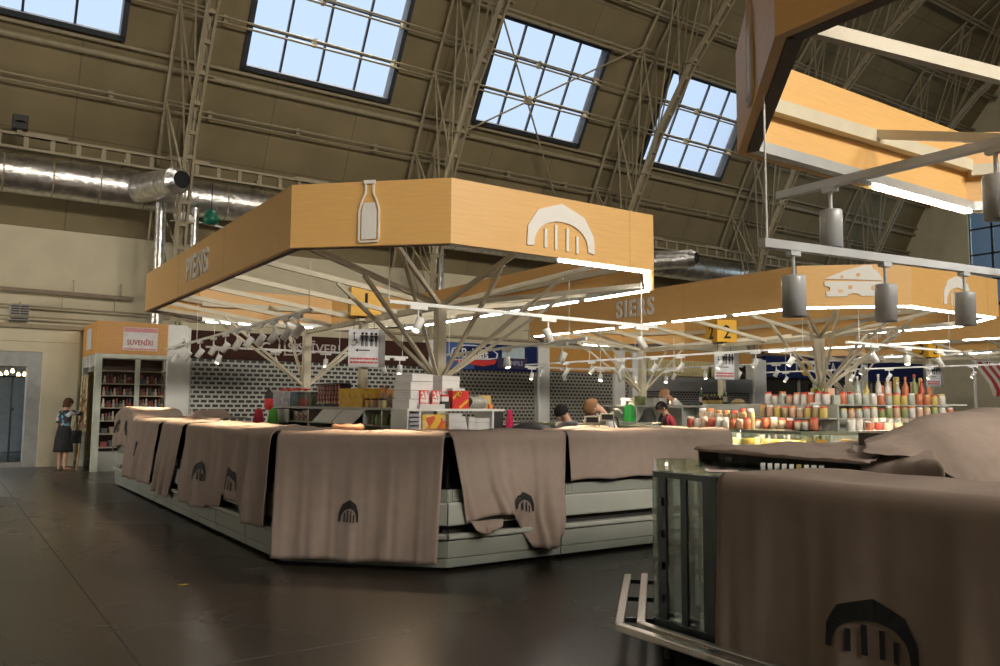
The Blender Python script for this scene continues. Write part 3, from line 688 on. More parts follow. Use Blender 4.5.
# ------------------------------------------------------------------ display counters
ZT_C=1.285
M['thinglass']=glass('thin_clear_glass',(.96,.98,.96),.0); M['topglass']=mat('green_glass_top',(.22,.24,.17),.2)
def counter(p0,p1,lab,group,depth=.85,open_goods=False,ztop=ZT_C,seam_mark=False):
    """display counter whose customer side runs p0 -> p1 (outside on the right-hand side)"""
    a=Vector((*p0,0)); b=Vector((*p1,0)); d=b-a; L=d.length; rz=math.atan2(d.y,d.x)
    t=thing('display_counter',lab,'counter',a,rz,group)
    g=.006; x0,x1=g,L-g          # local: x along the front, -y outside, +y inside
    MB().box(x0,x1,.10,depth-.05,0,.30).build('plinth',M['dark'],t)
    MB().box(x0,x1,.0,.06,.125,.285).build('lower_panel',M['panel'],t,bevel=.006)
    MB().box(x0,x1,.01,.07,.035,.118).build('kick_panel',M['panel'],t,bevel=.006)
    m=MB(); m.extr([(.05,.30),(-.025,.30),(-.035,.312),(-.035,.338),(-.025,.35),(.05,.35)],(x0,0,0),(0,1,0),(0,0,1),x1-x0); m.build('bumper_rail',M['panel2'],t)
    MB().box(x0,x1,.10,depth-.05,.30,.44).build('recess',M['dark'],t)
    m=MB(); m.extr([(-.005,.43),(-.012,.445),(-.012,.63),(-.005,.645),(.10,.645),(.10,.43)],(x0,0,0),(0,1,0),(0,0,1),x1-x0); m.build('front_panel',M['panel2'],t)
    MB().box(x0,x1,.02,.10,.648,.765).build('ledge_panel',M['panel'],t,bevel=.005)
    m=MB(); m.box(x0+.06,x0+.07,.012,.02,.665,.75); m.box(x0+.16,x0+.17,.012,.02,.665,.75); m.box(x0+.06,x0+.17,.012,.02,.665,.672); m.build('vent_plate',M['panel2'],t)
    MB().box(x0,x1,.10,depth,.44,.80).build('body',M['inner'],t)
    MB().box(x0,x1,depth-.03,depth,.80,ztop-.03).build('back_door',M['inner'] if not open_goods else M['white'],t)
    MB().box(x0,x1,.045,.053,.765,ztop-.02).build('front_glass',M['dglass'] if not open_goods else M['thinglass'],t)
    for xx in (x0,x1-.018): MB().box(xx,xx+.018,.06,depth-.03,.80,ztop-.03).build('side_glass',M['dglass'] if not open_goods else M['thinglass'],t)
    MB().box(x0,x1,.03,depth+.02,ztop-.02,ztop).build('top_glass',M['topglass'] if open_goods else M['alu'],t,bevel=.004)
    if open_goods: MB().box(x0+.05,x1-.05,.08,.11,ztop-.034,ztop-.02).build('light_strip',M['caseled'],t); MB().box(x0,x1,.028,.040,ztop-.05,ztop-.002).build('front_lip',M['topglass'],t)
    if seam_mark:
        text('number_mark','7',(L*.55,-.014,.545),(1,0,0),(0,0,1),.075,M['black'],t,.001,.003)
    return t
P1=outline()
def run(p0,p1,n,labf,group,off=0,**kw):
    a=Vector(p0);b=Vector(p1)
    for i in range(n):
        q0=a.lerp(b,i/n); q1=a.lerp(b,(i+1)/n); counter(tuple(q0),tuple(q1),labf(i),group,off=off,**kw) if False else counter(tuple(q0),tuple(q1),labf(i),group,**kw)
G1='counters round the PIENS kiosk'
run((KX,17.4),P1[1],8,lambda i:'grey-green counter on the left side of the PIENS kiosk, %s from the near corner'%nth(7-i),G1)
counter(P1[1],P1[2],'corner counter of the PIENS kiosk, under the widest taupe cover',G1)
counter(P1[2],(5.44,KY),'front counter of the PIENS kiosk under the crumpled pulled-up cover',G1)
counter((5.44,KY),(6.92,KY),'front counter of the PIENS kiosk with a small 7 on its grey panel',G1,seam_mark=True)
counter((6.92,KY),(8.0,KY),'right end counter of the PIENS kiosk front, behind the glass case',G1)
run((P1[4][0],10.6),(P1[4][0],15.2),4,lambda i:'counter on the far right side of the PIENS kiosk, %s from the near corner'%nth(i),G1)
t=thing('light_blocker','added unseen stall-shaped block left of the aisle that shades the near counter','stall',(-5.4,-7.0,0))  # added out-of-view box that keeps low daylight off the near cover and floor
MB().box(0,5.0,0,12.4,0,3.1).build('blocker_walls',M['panel'],t); MB().box(-.06,5.06,-.06,12.46,3.1,3.81).build('header',M['wood'],t)
m=MB()
for k in range(11): m.box(4.99,5.02,k*1.2+.1,k*1.2+.16,0,3.1)
m.build('guide_rail',M['panel2'],t)
G2='counters round the SIERS kiosk'
def sh(p,dx=PX): return (p[0]+dx,p[1])
run(sh(P1[0]),sh(P1[1]),6,lambda i:'glazed counter on the left side of the SIERS kiosk, %s from the near corner'%nth(5-i),G2,open_goods=True,ztop=1.20)
counter(sh(P1[1]),sh(P1[2]),'glazed corner counter of the SIERS kiosk full of cheese',G2,open_goods=True,ztop=1.20)
counter(sh(P1[2]),(KX+PX+KC+1.375,KY),'glazed front counter of the SIERS kiosk, left one',G2,open_goods=True,ztop=1.20)
counter((KX+PX+KC+1.375,KY),sh(P1[3]),'glazed front counter of the SIERS kiosk, right one',G2,open_goods=True,ztop=1.20)

# ------------------------------------------------------------------ cotton covers
def cover(lab,p0,p1,depth,H,z=ZT_C+.024,A=.035,freq=3.2,seed=0,skew=(0,0),dropf=None,emb=(),tuck=None,bumps=.012,group='taupe dust covers on the PIENS kiosk',off=.05,nu=64,nv=44,lift=None,pull=None):
    rr=random.Random(seed); ph=[rr.uniform(0,6.28) for _ in range(6)]
    a=Vector((*p0,0)); b=Vector((*p1,0)); d=b-a; L=d.length; d.normalize(); o=Vector((d.y,-d.x,0))
    t=thing('dust_cover',lab,'cloth cover',a,0,group)
    rad=.035
    def pos(x,h,extra=0):
        """x along the edge 0..L, h below the edge (negative: on the top)"""
        u=x/L
        if h<0:
            k=-h
            zz=z+bumps*(sin(5*u*L+ph[0])*sin(k*7+ph[1])+.6*sin(11*x+ph[2]+k*3))*min(1,k/.15)+ (lift(u,k) if lift else 0)
            return d*x-o*(k-.0)+Vector((0,0,zz+extra))
        w=min(1,h/(H*.8))
        f=A*w*(sin(2*pi*freq*u+ph[0]+.5*sin(3*h+ph[3]))+.45*sin(2*pi*freq*2.3*u+ph[1]+h)+.25*sin(2*pi*freq*4.1*u+ph[2]-2*h))
        xx=x+((skew[0]*(1-u)+skew[1]*u)*min(1,h/H))+.012*w*sin(2*pi*freq*u*1.3+ph[4])
        out=off*min(1,h/.05)+max(-off*.18,f)+.02*w+extra
        if pull: 
            dx,dz,dn=pull(u,h/H); xx+=dx; out+=dn; h=h-dz
        return d*xx+o*out+Vector((0,0,z-h+ (lift(u,0) if lift else 0)))
    def fn(u,v):
        Hh=H*(dropf(u) if dropf else 1)+.008*sin(9*u*L+ph[5])
        s=-depth+v*(depth+Hh)
        return pos(u*L,s)
    m=MB(); m.grid(fn,nu,nv); o_=m.build('cloth',M['cloth'],t,solid=.006,fix=True)
    # stitched hem band along the bottom
    for (ex,eh,ew,ehh,*rest) in emb:
        O,I=hangar(ew,ehh); cut=rest[0] if rest else 0
        f=lambda q:pos(ex+q[0],eh-q[1],.013)
        k=MB(); k.strip([f(q) for q in O],[f(q) for q in I])
        for (bx,b0,b1) in BARS[:3] if cut else BARS:
            k.strip([f(((bx-.028)*ew,(b0+(b1-b0)*j/6)*ehh)) for j in range(7)],[f(((bx+.028)*ew,(b0+(b1-b0)*j/6)*ehh)) for j in range(7)])
        k.build('arch_print',M['black'],t,solid=.002)
    return t
e0=Vector(P1[1]); e1=Vector(P1[2])
cc=lambda s:tuple(e0.lerp(e1,s))
# E: widest, over the near-left corner counter
cover('widest taupe cover, hanging almost to the floor over the near corner of the PIENS kiosk',cc(-.03),cc(.985),.8,1.235,A=.012,freq=4.2,seed=3,skew=(-.02,-.06),emb=[(.80,.86,.20,.21)],dropf=lambda u:1.0-.005*u)
# F: crumpled, pulled up at the left
def pullF(u,v):
    if v<.55: return (0,0,0)
    w=(v-.55)/.45
    return (0.10*w*sin(u*pi)*(1-u), .10*w*max(0,sin(u*5.2)), .05*w*sin(u*9+v*6))
cover('crumpled taupe cover caught up at its lower corner on the front of the PIENS kiosk',(4.07,KY-.0),(5.47,KY),.8,.95,A=.05,freq=2.2,seed=11,skew=(.20,-.06),emb=[(.78,.80,.33,.20)],dropf=lambda u:.92+(.30*min(1,max(0,(u-.40)/.2)) if u<.93 else .30-(u-.93)*1.5),pull=pullF)
t=cover('small dangling flap of taupe cloth below the crumpled cover',(4.28,KY-.07),(4.66,KY-.07),.02,.14,z=.46,A=.03,freq=1.4,seed=5,skew=(.06,-.12),dropf=lambda u:.5+.7*u*(1-u)*3*(1-u),nu=16,nv=8)
# G: short one
cover('short flat taupe cover on the right half of the PIENS kiosk front',(5.49,KY),(8.06,KY),.80,.51,A=.010,freq=4,seed=7,skew=(.02,0),nu=90)
# left side covers, from the near corner backwards
LX=KX
cover('taupe cover with two arch prints, left of the corner of the PIENS kiosk',(LX,11.75),(LX,8.27),.8,.93,A=.05,freq=5,seed=21,skew=(-.10,.0),dropf=lambda u:1.12-.10*u+.05*sin(9*u)-(.16 if .52<u<.72 else 0),emb=[(.95,.70,.33,.25),(2.25,.70,.36,.25)])
cover('narrow plain taupe cover between the two printed ones on the left of the PIENS kiosk',(LX,13.2),(LX,11.95),.8,1.05,A=.05,freq=2.5,seed=22,skew=(-.35,-.65),dropf=lambda u:1.0+.05*u)
cover('flared taupe cover with one arch print on the left of the PIENS kiosk',(LX,15.4),(LX,13.4),.8,1.04,A=.05,freq=3,seed=23,skew=(-.75,-.55),emb=[(.75,.62,.34,.25)],dropf=lambda u:1-.03*u,off=.06)
cover('taupe cover with a pointed tuck at the far left end of the PIENS kiosk counter',(LX,17.35),(LX,15.5),.8,.7,A=.04,freq=3,seed=24,emb=[(.55,.45,.4,.24),(1.35,.45,.4,.24)],lift=lambda u,k:.20*(sin(pi*min(1,max(0,u)))**.6)*(1-.2*k))
cover('taupe cover peaked like a small tent on the left counter behind the printed covers',(3.62,15.6),(3.62,13.0),.45,.16,z=1.34,A=.02,freq=3,seed=25,lift=lambda u,k:.12*max(0,1-abs(u-.45)/.25))
cover('taupe cover along the right side counters at the back of the PIENS kiosk',(8.0,10.65),(8.0,15.1),.8,.4,z=1.30,A=.01,freq=4,seed=26)
t=thing('cloth_bundle','small rolled bundle of peach cloth on the corner counter of the PIENS kiosk','cloth',(3.55,8.05,ZT_C+.03))
m=MB(); m.tube([(.13*cos(a)*1.2,.09*sin(a),.025) for a in [i*2*pi/18 for i in range(19)]],[.03+.008*sin(i*2.1) for i in range(19)],8); m.build('roll',mat('peach_cloth',(.62,.33,.20),.9),t)
# ------------------------------------------------------------------ the near counter: glass case, covers, bumper rails
Kx,Ky=3.84,3.86; ZC=1.175
s2=math.sqrt(.5)
t=thing('glass_display_case','dark framed glass display case at the near right, its end left uncovered','display case',(0,0,0))
def near_case():
    y1=-.9; x1=Kx+.85; q=Vector((Kx+1.25*s2,Ky+1.25*s2,0)); r=Vector((x1,y1,0)); w=Vector((x1,Ky-.35,0))
    foot=[(Kx,y1),(x1,y1),(x1,Ky-.32),(Kx+1.25*s2+.6,Ky+1.25*s2-.6),(Kx+1.25*s2,Ky+1.25*s2),(Kx,Ky)]
    m=MB(); m.extr(foot,(0,0,.12),(1,0,0),(0,1,0),.10); m.build('base',M['darkmetal'],t)
    m=MB()
    for (x,y) in ((Kx+.05,Ky-.05),(Kx+.05,1.2),(x1-.05,1.2),(q.x-.02,q.y-.12),(x1-.06,Ky-.36)): m.tube([(x,y,0),(x,y,.13)],.03,8)
    m.build('foot',M['dark'],t)
    m=MB(); m.extr([(a,b) for a,b in foot],(0,0,ZC-.012),(1,0,0),(0,1,0),.010); m.build('top_glass',M['glass'],t)
    # posts along the front and the end
    for lab,x,y,w_ in (('a',Kx+.035,Ky-.05,.07),('b',Kx+.035,Ky-.235,.05)):
        MB().box(x-.035,x+.035,y-w_/2,y+w_/2,.2,ZC-.012).build('post',M['darkmetal'],t)
    MB().box(Kx,Kx+.03,3.28,3.47,.2,ZC-.012).build('dark_panel',M['darkmetal'],t)
    MB().box(Kx+.008,Kx+.016,y1,3.9,.2,ZC-.012).build('front_glass',M['dglass'],t)
    m=MB(); m.bar((Kx+.0,Ky,ZC-.03),(Kx,y1,ZC-.03),.03,.035); m.bar((Kx,Ky,ZC-.03),(q.x,q.y,ZC-.03),.03,.035); m.bar((Kx,Ky,.22),(Kx,y1,.22),.04,.05); m.bar((Kx,Ky,.22),(q.x,q.y,.22),.04,.05); m.build('edge_trim',M['darkmetal'],t)
    m=MB(); m.bar((Kx+.05,Ky-.02,.25),(Kx+.05,Ky-.02,ZC-.02),.02,.02)
    for z in (.35,.55,.75,.95): m.box(Kx+.0,Kx+.02,Ky-.075,Ky-.045,z,z+.05)
    m.build('shelf_rack',M['alu'],t)
    m=MB(); n=Vector((s2,-s2,0)); m.bar((Kx+.01,Ky-.0,.68),(q.x,q.y,.68),.012,.94,0); m.build('end_glass',M['dglass'],t)
    m=MB(); m.box(Kx+.05,x1-.05,1.0,Ky-.25,.56,.575); m.build('shelf',M['glass'],t)
    m=MB(); m.box(Kx+.02,x1-.02,y1,3.28,.22,.6); m.box(x1-.04,x1-.02,y1,3.2,.6,ZC-.05); m.build('back_body',M['inner'],t)
    m=MB(); m.box(Kx+.04,x1-.05,3.3,Ky-.06,.222,.24); m.build('deck',M['steel'],t)
    # bottles standing low in the case are only faint shapes
near_case()
k=0
for (x,y) in ((4.02,3.72),(4.12,3.66),(4.22,3.62),(4.34,3.57),(4.45,3.52)):
    tag(MB().box(-.035,.035,-.02,.02,0,.10+.02*(k%3)).build('price_stand',M['dark'],None,bevel=.005),'small dark stand low inside the glass case, %s from the left'%nth(k),'stand','stands low inside the near glass case').location=(x-.05,y-.05,.241); k+=1
# price tag holders standing under the top glass
tagm=mat('price_tag_card',(.72,.73,.68),.5)
tg=[(4.85,4.57),(4.87,4.42),(4.99,4.37),(5.08,4.32),(5.17,4.26)]
for i,(x,y) in enumerate(tg):
    tt=thing('price_tag_holder','small pale price tag holder under the case top, %s from the left'%nth(i),'price tag',(x,y,1.07),-.6,'price tag holders in the near glass case')
    MB().box(-.022,.022,-.004,.004,.035,.09+(.03 if i==3 else 0)).build('card',tagm,tt); MB().box(-.022,.022,-.02,.02,0,.01).tube([(0,0,.0),(0,0,.045)],.004,5).build('clip',M['alu'],tt)
for i in range(9):
    x=4.70+i*.016; y=3.70-i*.046
    tt=thing('price_tag_holder','pale price tag in the row along the cover edge, %s from the left'%nth(i),'price tag',(x,y,1.135),-.6+R.uniform(-.2,.2),'price tag holders in the near glass case')
    MB().box(-.016,.016,-.003,.003,.02,.062).build('card',tagm if i!=5 else mat('yellow_tag',(.6,.5,.12),.5),tt); MB().box(-.014,.014,-.01,.01,0,.02).build('clip',M['alu'],tt)
tt=thing('curved_dish','pale rim of a curved dish inside the near counter between the price tags','dish',(4.9,4.0,1.07)); MB().lathe([(.06,0),(.12,.02),(.15,.06),(.145,.06),(.11,.025),(0,.01)],n=20).build('bowl',tagm,tt)
# shelf the rear tags stand on
t=thing('inner_shelf','pale steel shelf inside the near counter carrying price tags','shelf',(0,0,0))
m=MB(); m.extr([(4.35,3.95),(4.68,3.55),(5.55,3.5),(5.6,4.4),(5.0,4.72),(4.80,4.66)],(0,0,1.055),(1,0,0),(0,1,0),.012); m.build('plate',M['steel'],t)
m=MB(); m.extr([(4.66,3.74),(4.72,3.76),(4.87,3.30),(4.81,3.28)],(0,0,1.12),(1,0,0),(0,1,0),.012); m.build('step',M['steel'],t)
for (x,y) in ((4.6,3.8),(5.4,3.6),(5.4,4.2),(4.95,4.5)): MB().tube([(x,y,0),(x,y,1.06)],.02,8).build('leg',M['alu'],t)
t=thing('cardboard_notice','small pale notice with a red line lying on the case top','notice',(4.08,3.52,ZC+.002),-.6)
MB().box(-.10,.10,-.06,.06,0,.004).build('card',tagm,t); MB().box(-.09,.08,-.02,.0,.004,.0055).build('red_line',M['red'],t)
# stainless bumper rails near the floor
t=thing('bumper_rails','pair of worn steel bumper rails wrapping the foot of the glass case','bumper rail',(0,0,0))
for off_,z in ((.10,.20),(.235,.20)):
    nx=-off_; c=Vector((Kx-off_,Ky+off_*.414,z)); e=c+Vector((s2,s2,0))*1.55; f=Vector((Kx-off_,-.5,z))
    m=MB(); m.bar(e,c,.055,.045); m.bar(c,f,.055,.045); m.build('rail',M['steel'],t,bevel=.006)
for s in (.15,.75,1.35):
    c=Vector((Kx,Ky,.185))+Vector((s2,s2,0))*s; m=MB(); m.bar(c,c+Vector((-s2,s2,0))*.26,.03,.03); m.build('bracket',M['darkmetal'],t)
for y in (3.3,2.5,1.7): MB().bar((Kx,y,.185),(Kx-.26,y,.185),.03,.03).build('bracket',M['darkmetal'],t)
G0='taupe dust covers on the nearest counter'
cover('big dark taupe cover with an arch print draped over the near right counter',(Kx,3.32),(Kx,-.8),.84,1.06,z=ZC+.015,A=.022,freq=6.5,seed=31,emb=[(.965,.80,.47,.27)],group=G0,nu=110,bumps=.006,off=.04)
# covers over the far side of the same kiosk
def loft(lab,rows,group,sub=3):
    t=thing('dust_cover',lab,'cloth cover',rows[0][0],0,group); o=Vector(rows[0][0])
    m=MB(); n=len(rows[0]); v=[Vector(p)-o for r in rows for p in r]
    m.add(v,[(j*n+i,j*n+i+1,(j+1)*n+i+1,(j+1)*n+i) for j in range(len(rows)-1) for i in range(n-1)],0,True)
    ob=m.build('cloth',M['cloth'],t,subd=sub)
    tx=bpy.data.textures.get('folds') or bpy.data.textures.new('folds','CLOUDS'); tx.noise_scale=.28; tx.noise_depth=2
    k=ob.modifiers.new('d','DISPLACE'); k.texture=tx; k.strength=.075; k.mid_level=.5; k.texture_coords='GLOBAL'
    k=ob.modifiers.new('t','SOLIDIFY'); k.thickness=.006
    return t
R1=[[(5.22,4.73),(6.32,4.79),(7.55,4.78),(8.22,4.34)],[(5.1,4.66),(5.5,4.3),(6.0,4.1),(6.6,3.8)],[(5.02,4.62),(5.0,3.92),(4.90,3.38),(4.75,2.95)]]
def dz(r,z,o=(0,0)): return [(x+o[0],y+o[1],z+.006*sin(5*x+3*y)) for x,y in r]
loft('broad flat taupe cover stretching from the glass case towards the peaked one',[dz(R1[0],1.05,(.02,.08)),dz(R1[0],1.24,(.01,.05)),dz(R1[0],1.25),dz(R1[1],1.26),dz(R1[2],1.25),dz(R1[2],1.243,(-.015,-.01)),dz(R1[2],1.222,(-.02,-.012))],G0)
loft('taupe cover folded over the counter edge in front of the peaked one',[
 [(6.06,3.90,1.262),(6.4,3.75,1.265),(6.2,3.45,1.28),(6.05,3.25,1.28)],
 [(5.66,3.66,1.275),(5.88,3.5,1.28),(5.81,3.28,1.275),(5.59,2.99,1.27)],
 [(5.3,3.39,1.262),(5.38,3.22,1.268),(5.34,3.0,1.255),(5.19,2.75,1.25)],
 [(5.14,3.25,1.215),(5.20,3.08,1.23),(5.22,2.90,1.21),(5.11,2.67,1.215)],
 [(5.13,3.24,1.0),(5.21,3.07,1.0),(5.20,2.88,1.0),(5.12,2.64,1.0)]],G0)
loft('taupe cover rising to a peak over the tall display at the right edge',[
[(6.92, 4.3, 1.23), (7.45, 4.3, 1.36), (7.98, 4.3, 1.46), (8.65, 4.3, 1.51), (9.39, 4.3, 1.53), (10.83, 4.3, 1.54)] ,
[(6.09, 3.8, 1.31), (6.54, 3.8, 1.43), (6.98, 3.8, 1.55), (7.6, 3.8, 1.58), (8.3, 3.8, 1.61), (9.58, 3.8, 1.64)] ,
[(5.43, 3.4, 1.325), (5.82, 3.4, 1.37), (6.19, 3.4, 1.46), (6.53, 3.4, 1.48), (7.41, 3.4, 1.50), (8.55, 3.4, 1.5)] ,
[(5.1, 3.18, 1.32), (5.42, 3.17, 1.31), (5.75, 3.16, 1.31), (6.11, 3.15, 1.30), (6.95, 3.15, 1.33), (8.0, 3.15, 1.33)] ,
[(4.9, 3.08, 1.315), (5.22, 3.07, 1.295), (5.55, 3.06, 1.275), (6.01, 3.02, 1.14), (6.8, 3.05, 1.05), (7.8, 3.05, 1.0)] ,
[(4.86, 3.06, 1.305), (5.18, 3.05, 1.28), (5.50, 3.03, 1.25), (6.09, 2.98, .97), (6.75, 3.0, .81), (7.75, 3.0, .64)]],G0,4)
t=thing('tall_display','tall display under the peaked cover, dark goods showing in the gap','display case',(0,0,0))
m=MB(); m.box(6.7,9.4,3.55,4.25,.45,1.36); m.build('body',M['inner'],t); MB().box(6.65,9.4,3.5,4.3,0,.45).build('base',M['panel'],t)
t=thing('counter_block','low counter under the flat covers behind the glass case','counter',(0,0,0))
MB().box(5.3,6.6,3.35,4.70,.0,.80).build('base',M['panel'],t); MB().box(5.35,6.55,3.4,4.65,.80,1.22).build('body',M['inner'],t)
cl=[(.32,.12,.03),(.5,.42,.2),(.12,.09,.07),(.3,.05,.04)]
for i,(x,z) in enumerate(((5.72,1.13),(5.84,1.10),(5.95,1.08))):
    tag(MB().box(-.06,.06,-.05,.05,-.08,.06).build('goods_box',mat('goodsbox%d'%i,cl[i],.6),None,bevel=.01),'small packet in the dark gap between the covers, %s from the left'%nth(i),'packet','packets in the gap between covers').location=(x,3.25,z)
# ------------------------------------------------------------------ goods in the PIENS kiosk
YAW=math.radians(34.18)
def az(px): return YAW+math.atan((px-500)/822.4)      # bearing of a photo column, from the Y axis
def yA(px,x=4.95): return x/math.tan(az(px))
def xB(px,y=8.7): return y*math.tan(az(px))
ZS=1.535
t=thing('shop_shelving','long pale grey shelf unit down the middle of the PIENS kiosk','shelf unit',(4.86,9.3,0))
W=.44; LL=4.9
MB().box(0,W,0,LL,ZS-.035,ZS).build('top_shelf',M['panel2'],t,bevel=.004)
MB().box(0,W,0,LL,1.28,1.30).box(0,W,0,LL,1.10,1.12).box(0,W,0,LL,.5,.52).box(0,W,0,LL,.05,.07).build('shelf',M['panel2'],t)
for y in (0,.62,1.2,3.25,LL-.03): MB().box(0,W,y,y+.03,0,ZS-.035).build('upright',M['white'],t)
MB().box(W-.02,W,0,LL,0,ZS-.035).build('back_panel',mat('dark_shelf_back',(.10,.09,.08),.6),t)
for a,b in ((1.22,1.95),(1.98,2.7)): 
    m=MB(); m.add([(-.16,a,1.30),(-.16,b,1.30),(.0,b-.06,ZS-.04),(.0,a-.06,ZS-.04)],[(0,1,2,3)]); m.build('flap',M['panel2'],t,solid=.012)
MB().box(-.02,.0,4.1,LL,1.26,ZS-.05).build('end_flap',M['panel2'],t)
def item(name,lab,cat,loc,rz=0,group=None,shared=False): return thing(name,lab,cat,loc,rz,group,shared)
def carton(lab,x,y,z,w,d,h,mt,rz=0,name='cardboard_box',cat='box',group=None,lid=True,side=None):
    t=item(name,lab,cat,(x,y,z),rz,group)
    MB().box(-w/2,w/2,-d/2,d/2,0,h-(.02 if lid else 0)).build('body',mt,t,bevel=.004)
    if lid: MB().box(-w/2-.004,w/2+.004,-d/2-.004,d/2+.004,h*.72,h).build('lid',side or mt,t,bevel=.004)
    return t
greybag=mat('grey_plastic_bag',(.36,.35,.37),.4,var=.3,scale=20,bump=.4)
yel=mat('yellow_carton',(.55,.33,.03),.5,var=.3,scale=14)
orange=mat('orange_pack',(.75,.22,.04),.5,var=.2); green=mat('green_label',(.18,.42,.08),.5,var=.2)
wbox=mat('white_carton',(.70,.68,.66),.6,var=.03); gbox=mat('grey_carton_side',(.38,.37,.39),.6,var=.05)
X0=5.05
# mannequin with red and green smock at the far end of the shelf
t=item('apron_stand','red and green smocks hanging on a stand left of the middle shelf','clothes stand',(4.6,yA(270,4.6),0))
MB().tube([(0,0,0),(0,0,1.62)],.02,8).lathe([(.2,0),(.2,.02),(.02,.03)],n=14).build('pole',M['alu'],t)
def smock(cx,cy,mt,nm):
    m=MB(); m.lathe([(.115,.98),(.105,1.15),(.085,1.34),(.070,1.44),(.055,1.48),(.02,1.50)],n=36)
    for i,q in enumerate(m.v):
        a=math.atan2(q[1],q[0]); k=1+.13*sin(a*6)*min(1,max(0,(1.52-q[2])/.3)); m.v[i]=(q[0]*k+cx,q[1]*k*.62+cy,q[2])
    m.build(nm,mt,t)
smock(.07,-.04,mat('green_cloth',(.10,.36,.05),.9,var=.1),'green_smock'); smock(-.13,.10,mat('crimson_cloth',(.42,.03,.05),.9,var=.1),'red_smock')
m=MB(); m.lathe([(.05,1.47),(.07,1.52),(.072,1.62),(.06,1.69),(.0,1.71)],n=14); m.build('red_cap',M['red'],t)
m=MB(); m.lathe([(.065,1.66),(.07,1.75),(.03,1.80),(0,1.84)],n=12); m.build('dark_pompom',M['dark'],t)
carton('grey plastic-wrapped pack at the far end of the middle shelf top',X0,yA(285,X0),ZS,.30,.55,.25,greybag,lid=False,name='wrapped_pack',cat='pack')
t=item('red_garland','red paper garland lying over the packs on the middle shelf','garland',(X0-.1,yA(300,X0),ZS+.27))
m=MB(); pts=[(0.05*sin(i*1.7),.65-i*.07,.012*sin(i*2.3)+.01) for i in range(20)]; m.tube(pts,[.016+.008*sin(i*2.9) for i in range(20)],6); m.build('strand',M['red'],t)
t=item('clear_crate','clear plastic crate of small bottles on the middle shelf','crate',(X0,yA(309,X0),ZS))
m=MB(); 
for a in ((-.16,-.15,-.4,.4),(.15,.16,-.4,.4),(-.16,.16,-.4,-.39),(-.16,.16,.39,.4)): m.box(*a,0,.24)
m.build('wall',glass('crate_plastic',(.8,.82,.82),.2),t)
for i in range(7):
    b=tag(MB().lathe([(.032,0),(.035,.01),(.035,.11),(.014,.15),(.014,.19),(.0,.19)],n=10,m=0).build('bottle',mat('crate_bottle%d'%i,[(.45,.42,.2),(.35,.18,.1),(.5,.5,.46)][i%3],.4)),'small bottle in the clear crate, %s from the near end'%nth(i),'bottle','bottles in the clear crate'); b.location=(X0-.05+.06*(i%2),yA(309,X0)-.32+i*.1,ZS+.004)
# twisted candles / sausages hanging in a rack
t=item('hanging_rack','dark rack with a comb of hooks on the middle shelf','rack',(X0,yA(332,X0),ZS))
MB().box(.08,.12,-.48,.48,0,.36).build('backboard',mat('dark_rack',(.03,.02,.02),.6),t); MB().box(-.1,.1,-.48,.48,.345,.36).build('bar',M['dark'],t)
pk=stripes('pink_twist',(.62,.30,.24),(.35,.12,.10),.07,2,.7)
for i in range(8):
    b=item('twisted_stick','pink and brown twisted stick hanging in the dark rack, %s from the near end'%nth(i),'stick',(X0-.05,yA(332,X0)-.42+i*.115,ZS+.05),0,'twisted sticks in the rack')
    m=MB(); m.tube([(.006*cos(k*.9),.008*sin(k*.9),.02+k*.027) for k in range(11)],.017,8); m.build('stick',pk,b); MB().lathe([(.02,0),(.022,.02),(.012,.03)],n=8).build('tip',mat('pale_tip%d'%i,(.75,.6,.4),.5),b); MB().tube([(0,0,.285),(0,0,.31)],.004,5).build('hook',M['alu'],b)
for i,(px,w) in enumerate(((354,.44),(366,.40))):
    carton('golden yellow printed carton on the middle shelf, %s of the two'%('farther','nearer')[i],X0,yA(px,X0),ZS,.26,w,.27,yel,name='yellow_carton',side=mat('yellow_lid%d'%i,(.62,.40,.02),.5))
for i in range(5):
    b=item('jar','small brown-lidded jar at the near shelf end, %s from the left'%nth(i),'jar',(X0-.1+.03*(i%2),yA(375+i*4,X0),ZS),0,'jars at the near end of the middle shelf')
    MB().lathe([(.036,0),(.04,.01),(.04,.09),(.03,.10)],n=12).build('glass_body',mat('jarA%d'%i,[(.5,.28,.08),(.42,.4,.2),(.25,.1,.06),(.55,.5,.4),(.3,.25,.1)][i],.3),b); MB().lathe([(.034,.10),(.034,.125),(0,.125)],n=12).build('lid',M['brown'],b)
for i in range(3):
    carton('orange and grey packet standing behind the jars, %s from the left'%nth(i),X0+.12,yA(377+i*7,X0),ZS,.05,.16,.28-.03*i,patches('packet_print%d'%i,[(.7,.22,.05),(.25,.22,.2),(.45,.4,.35),(.75,.35,.1)],16),rz=.3*i,name='food_packet',cat='packet',lid=False)
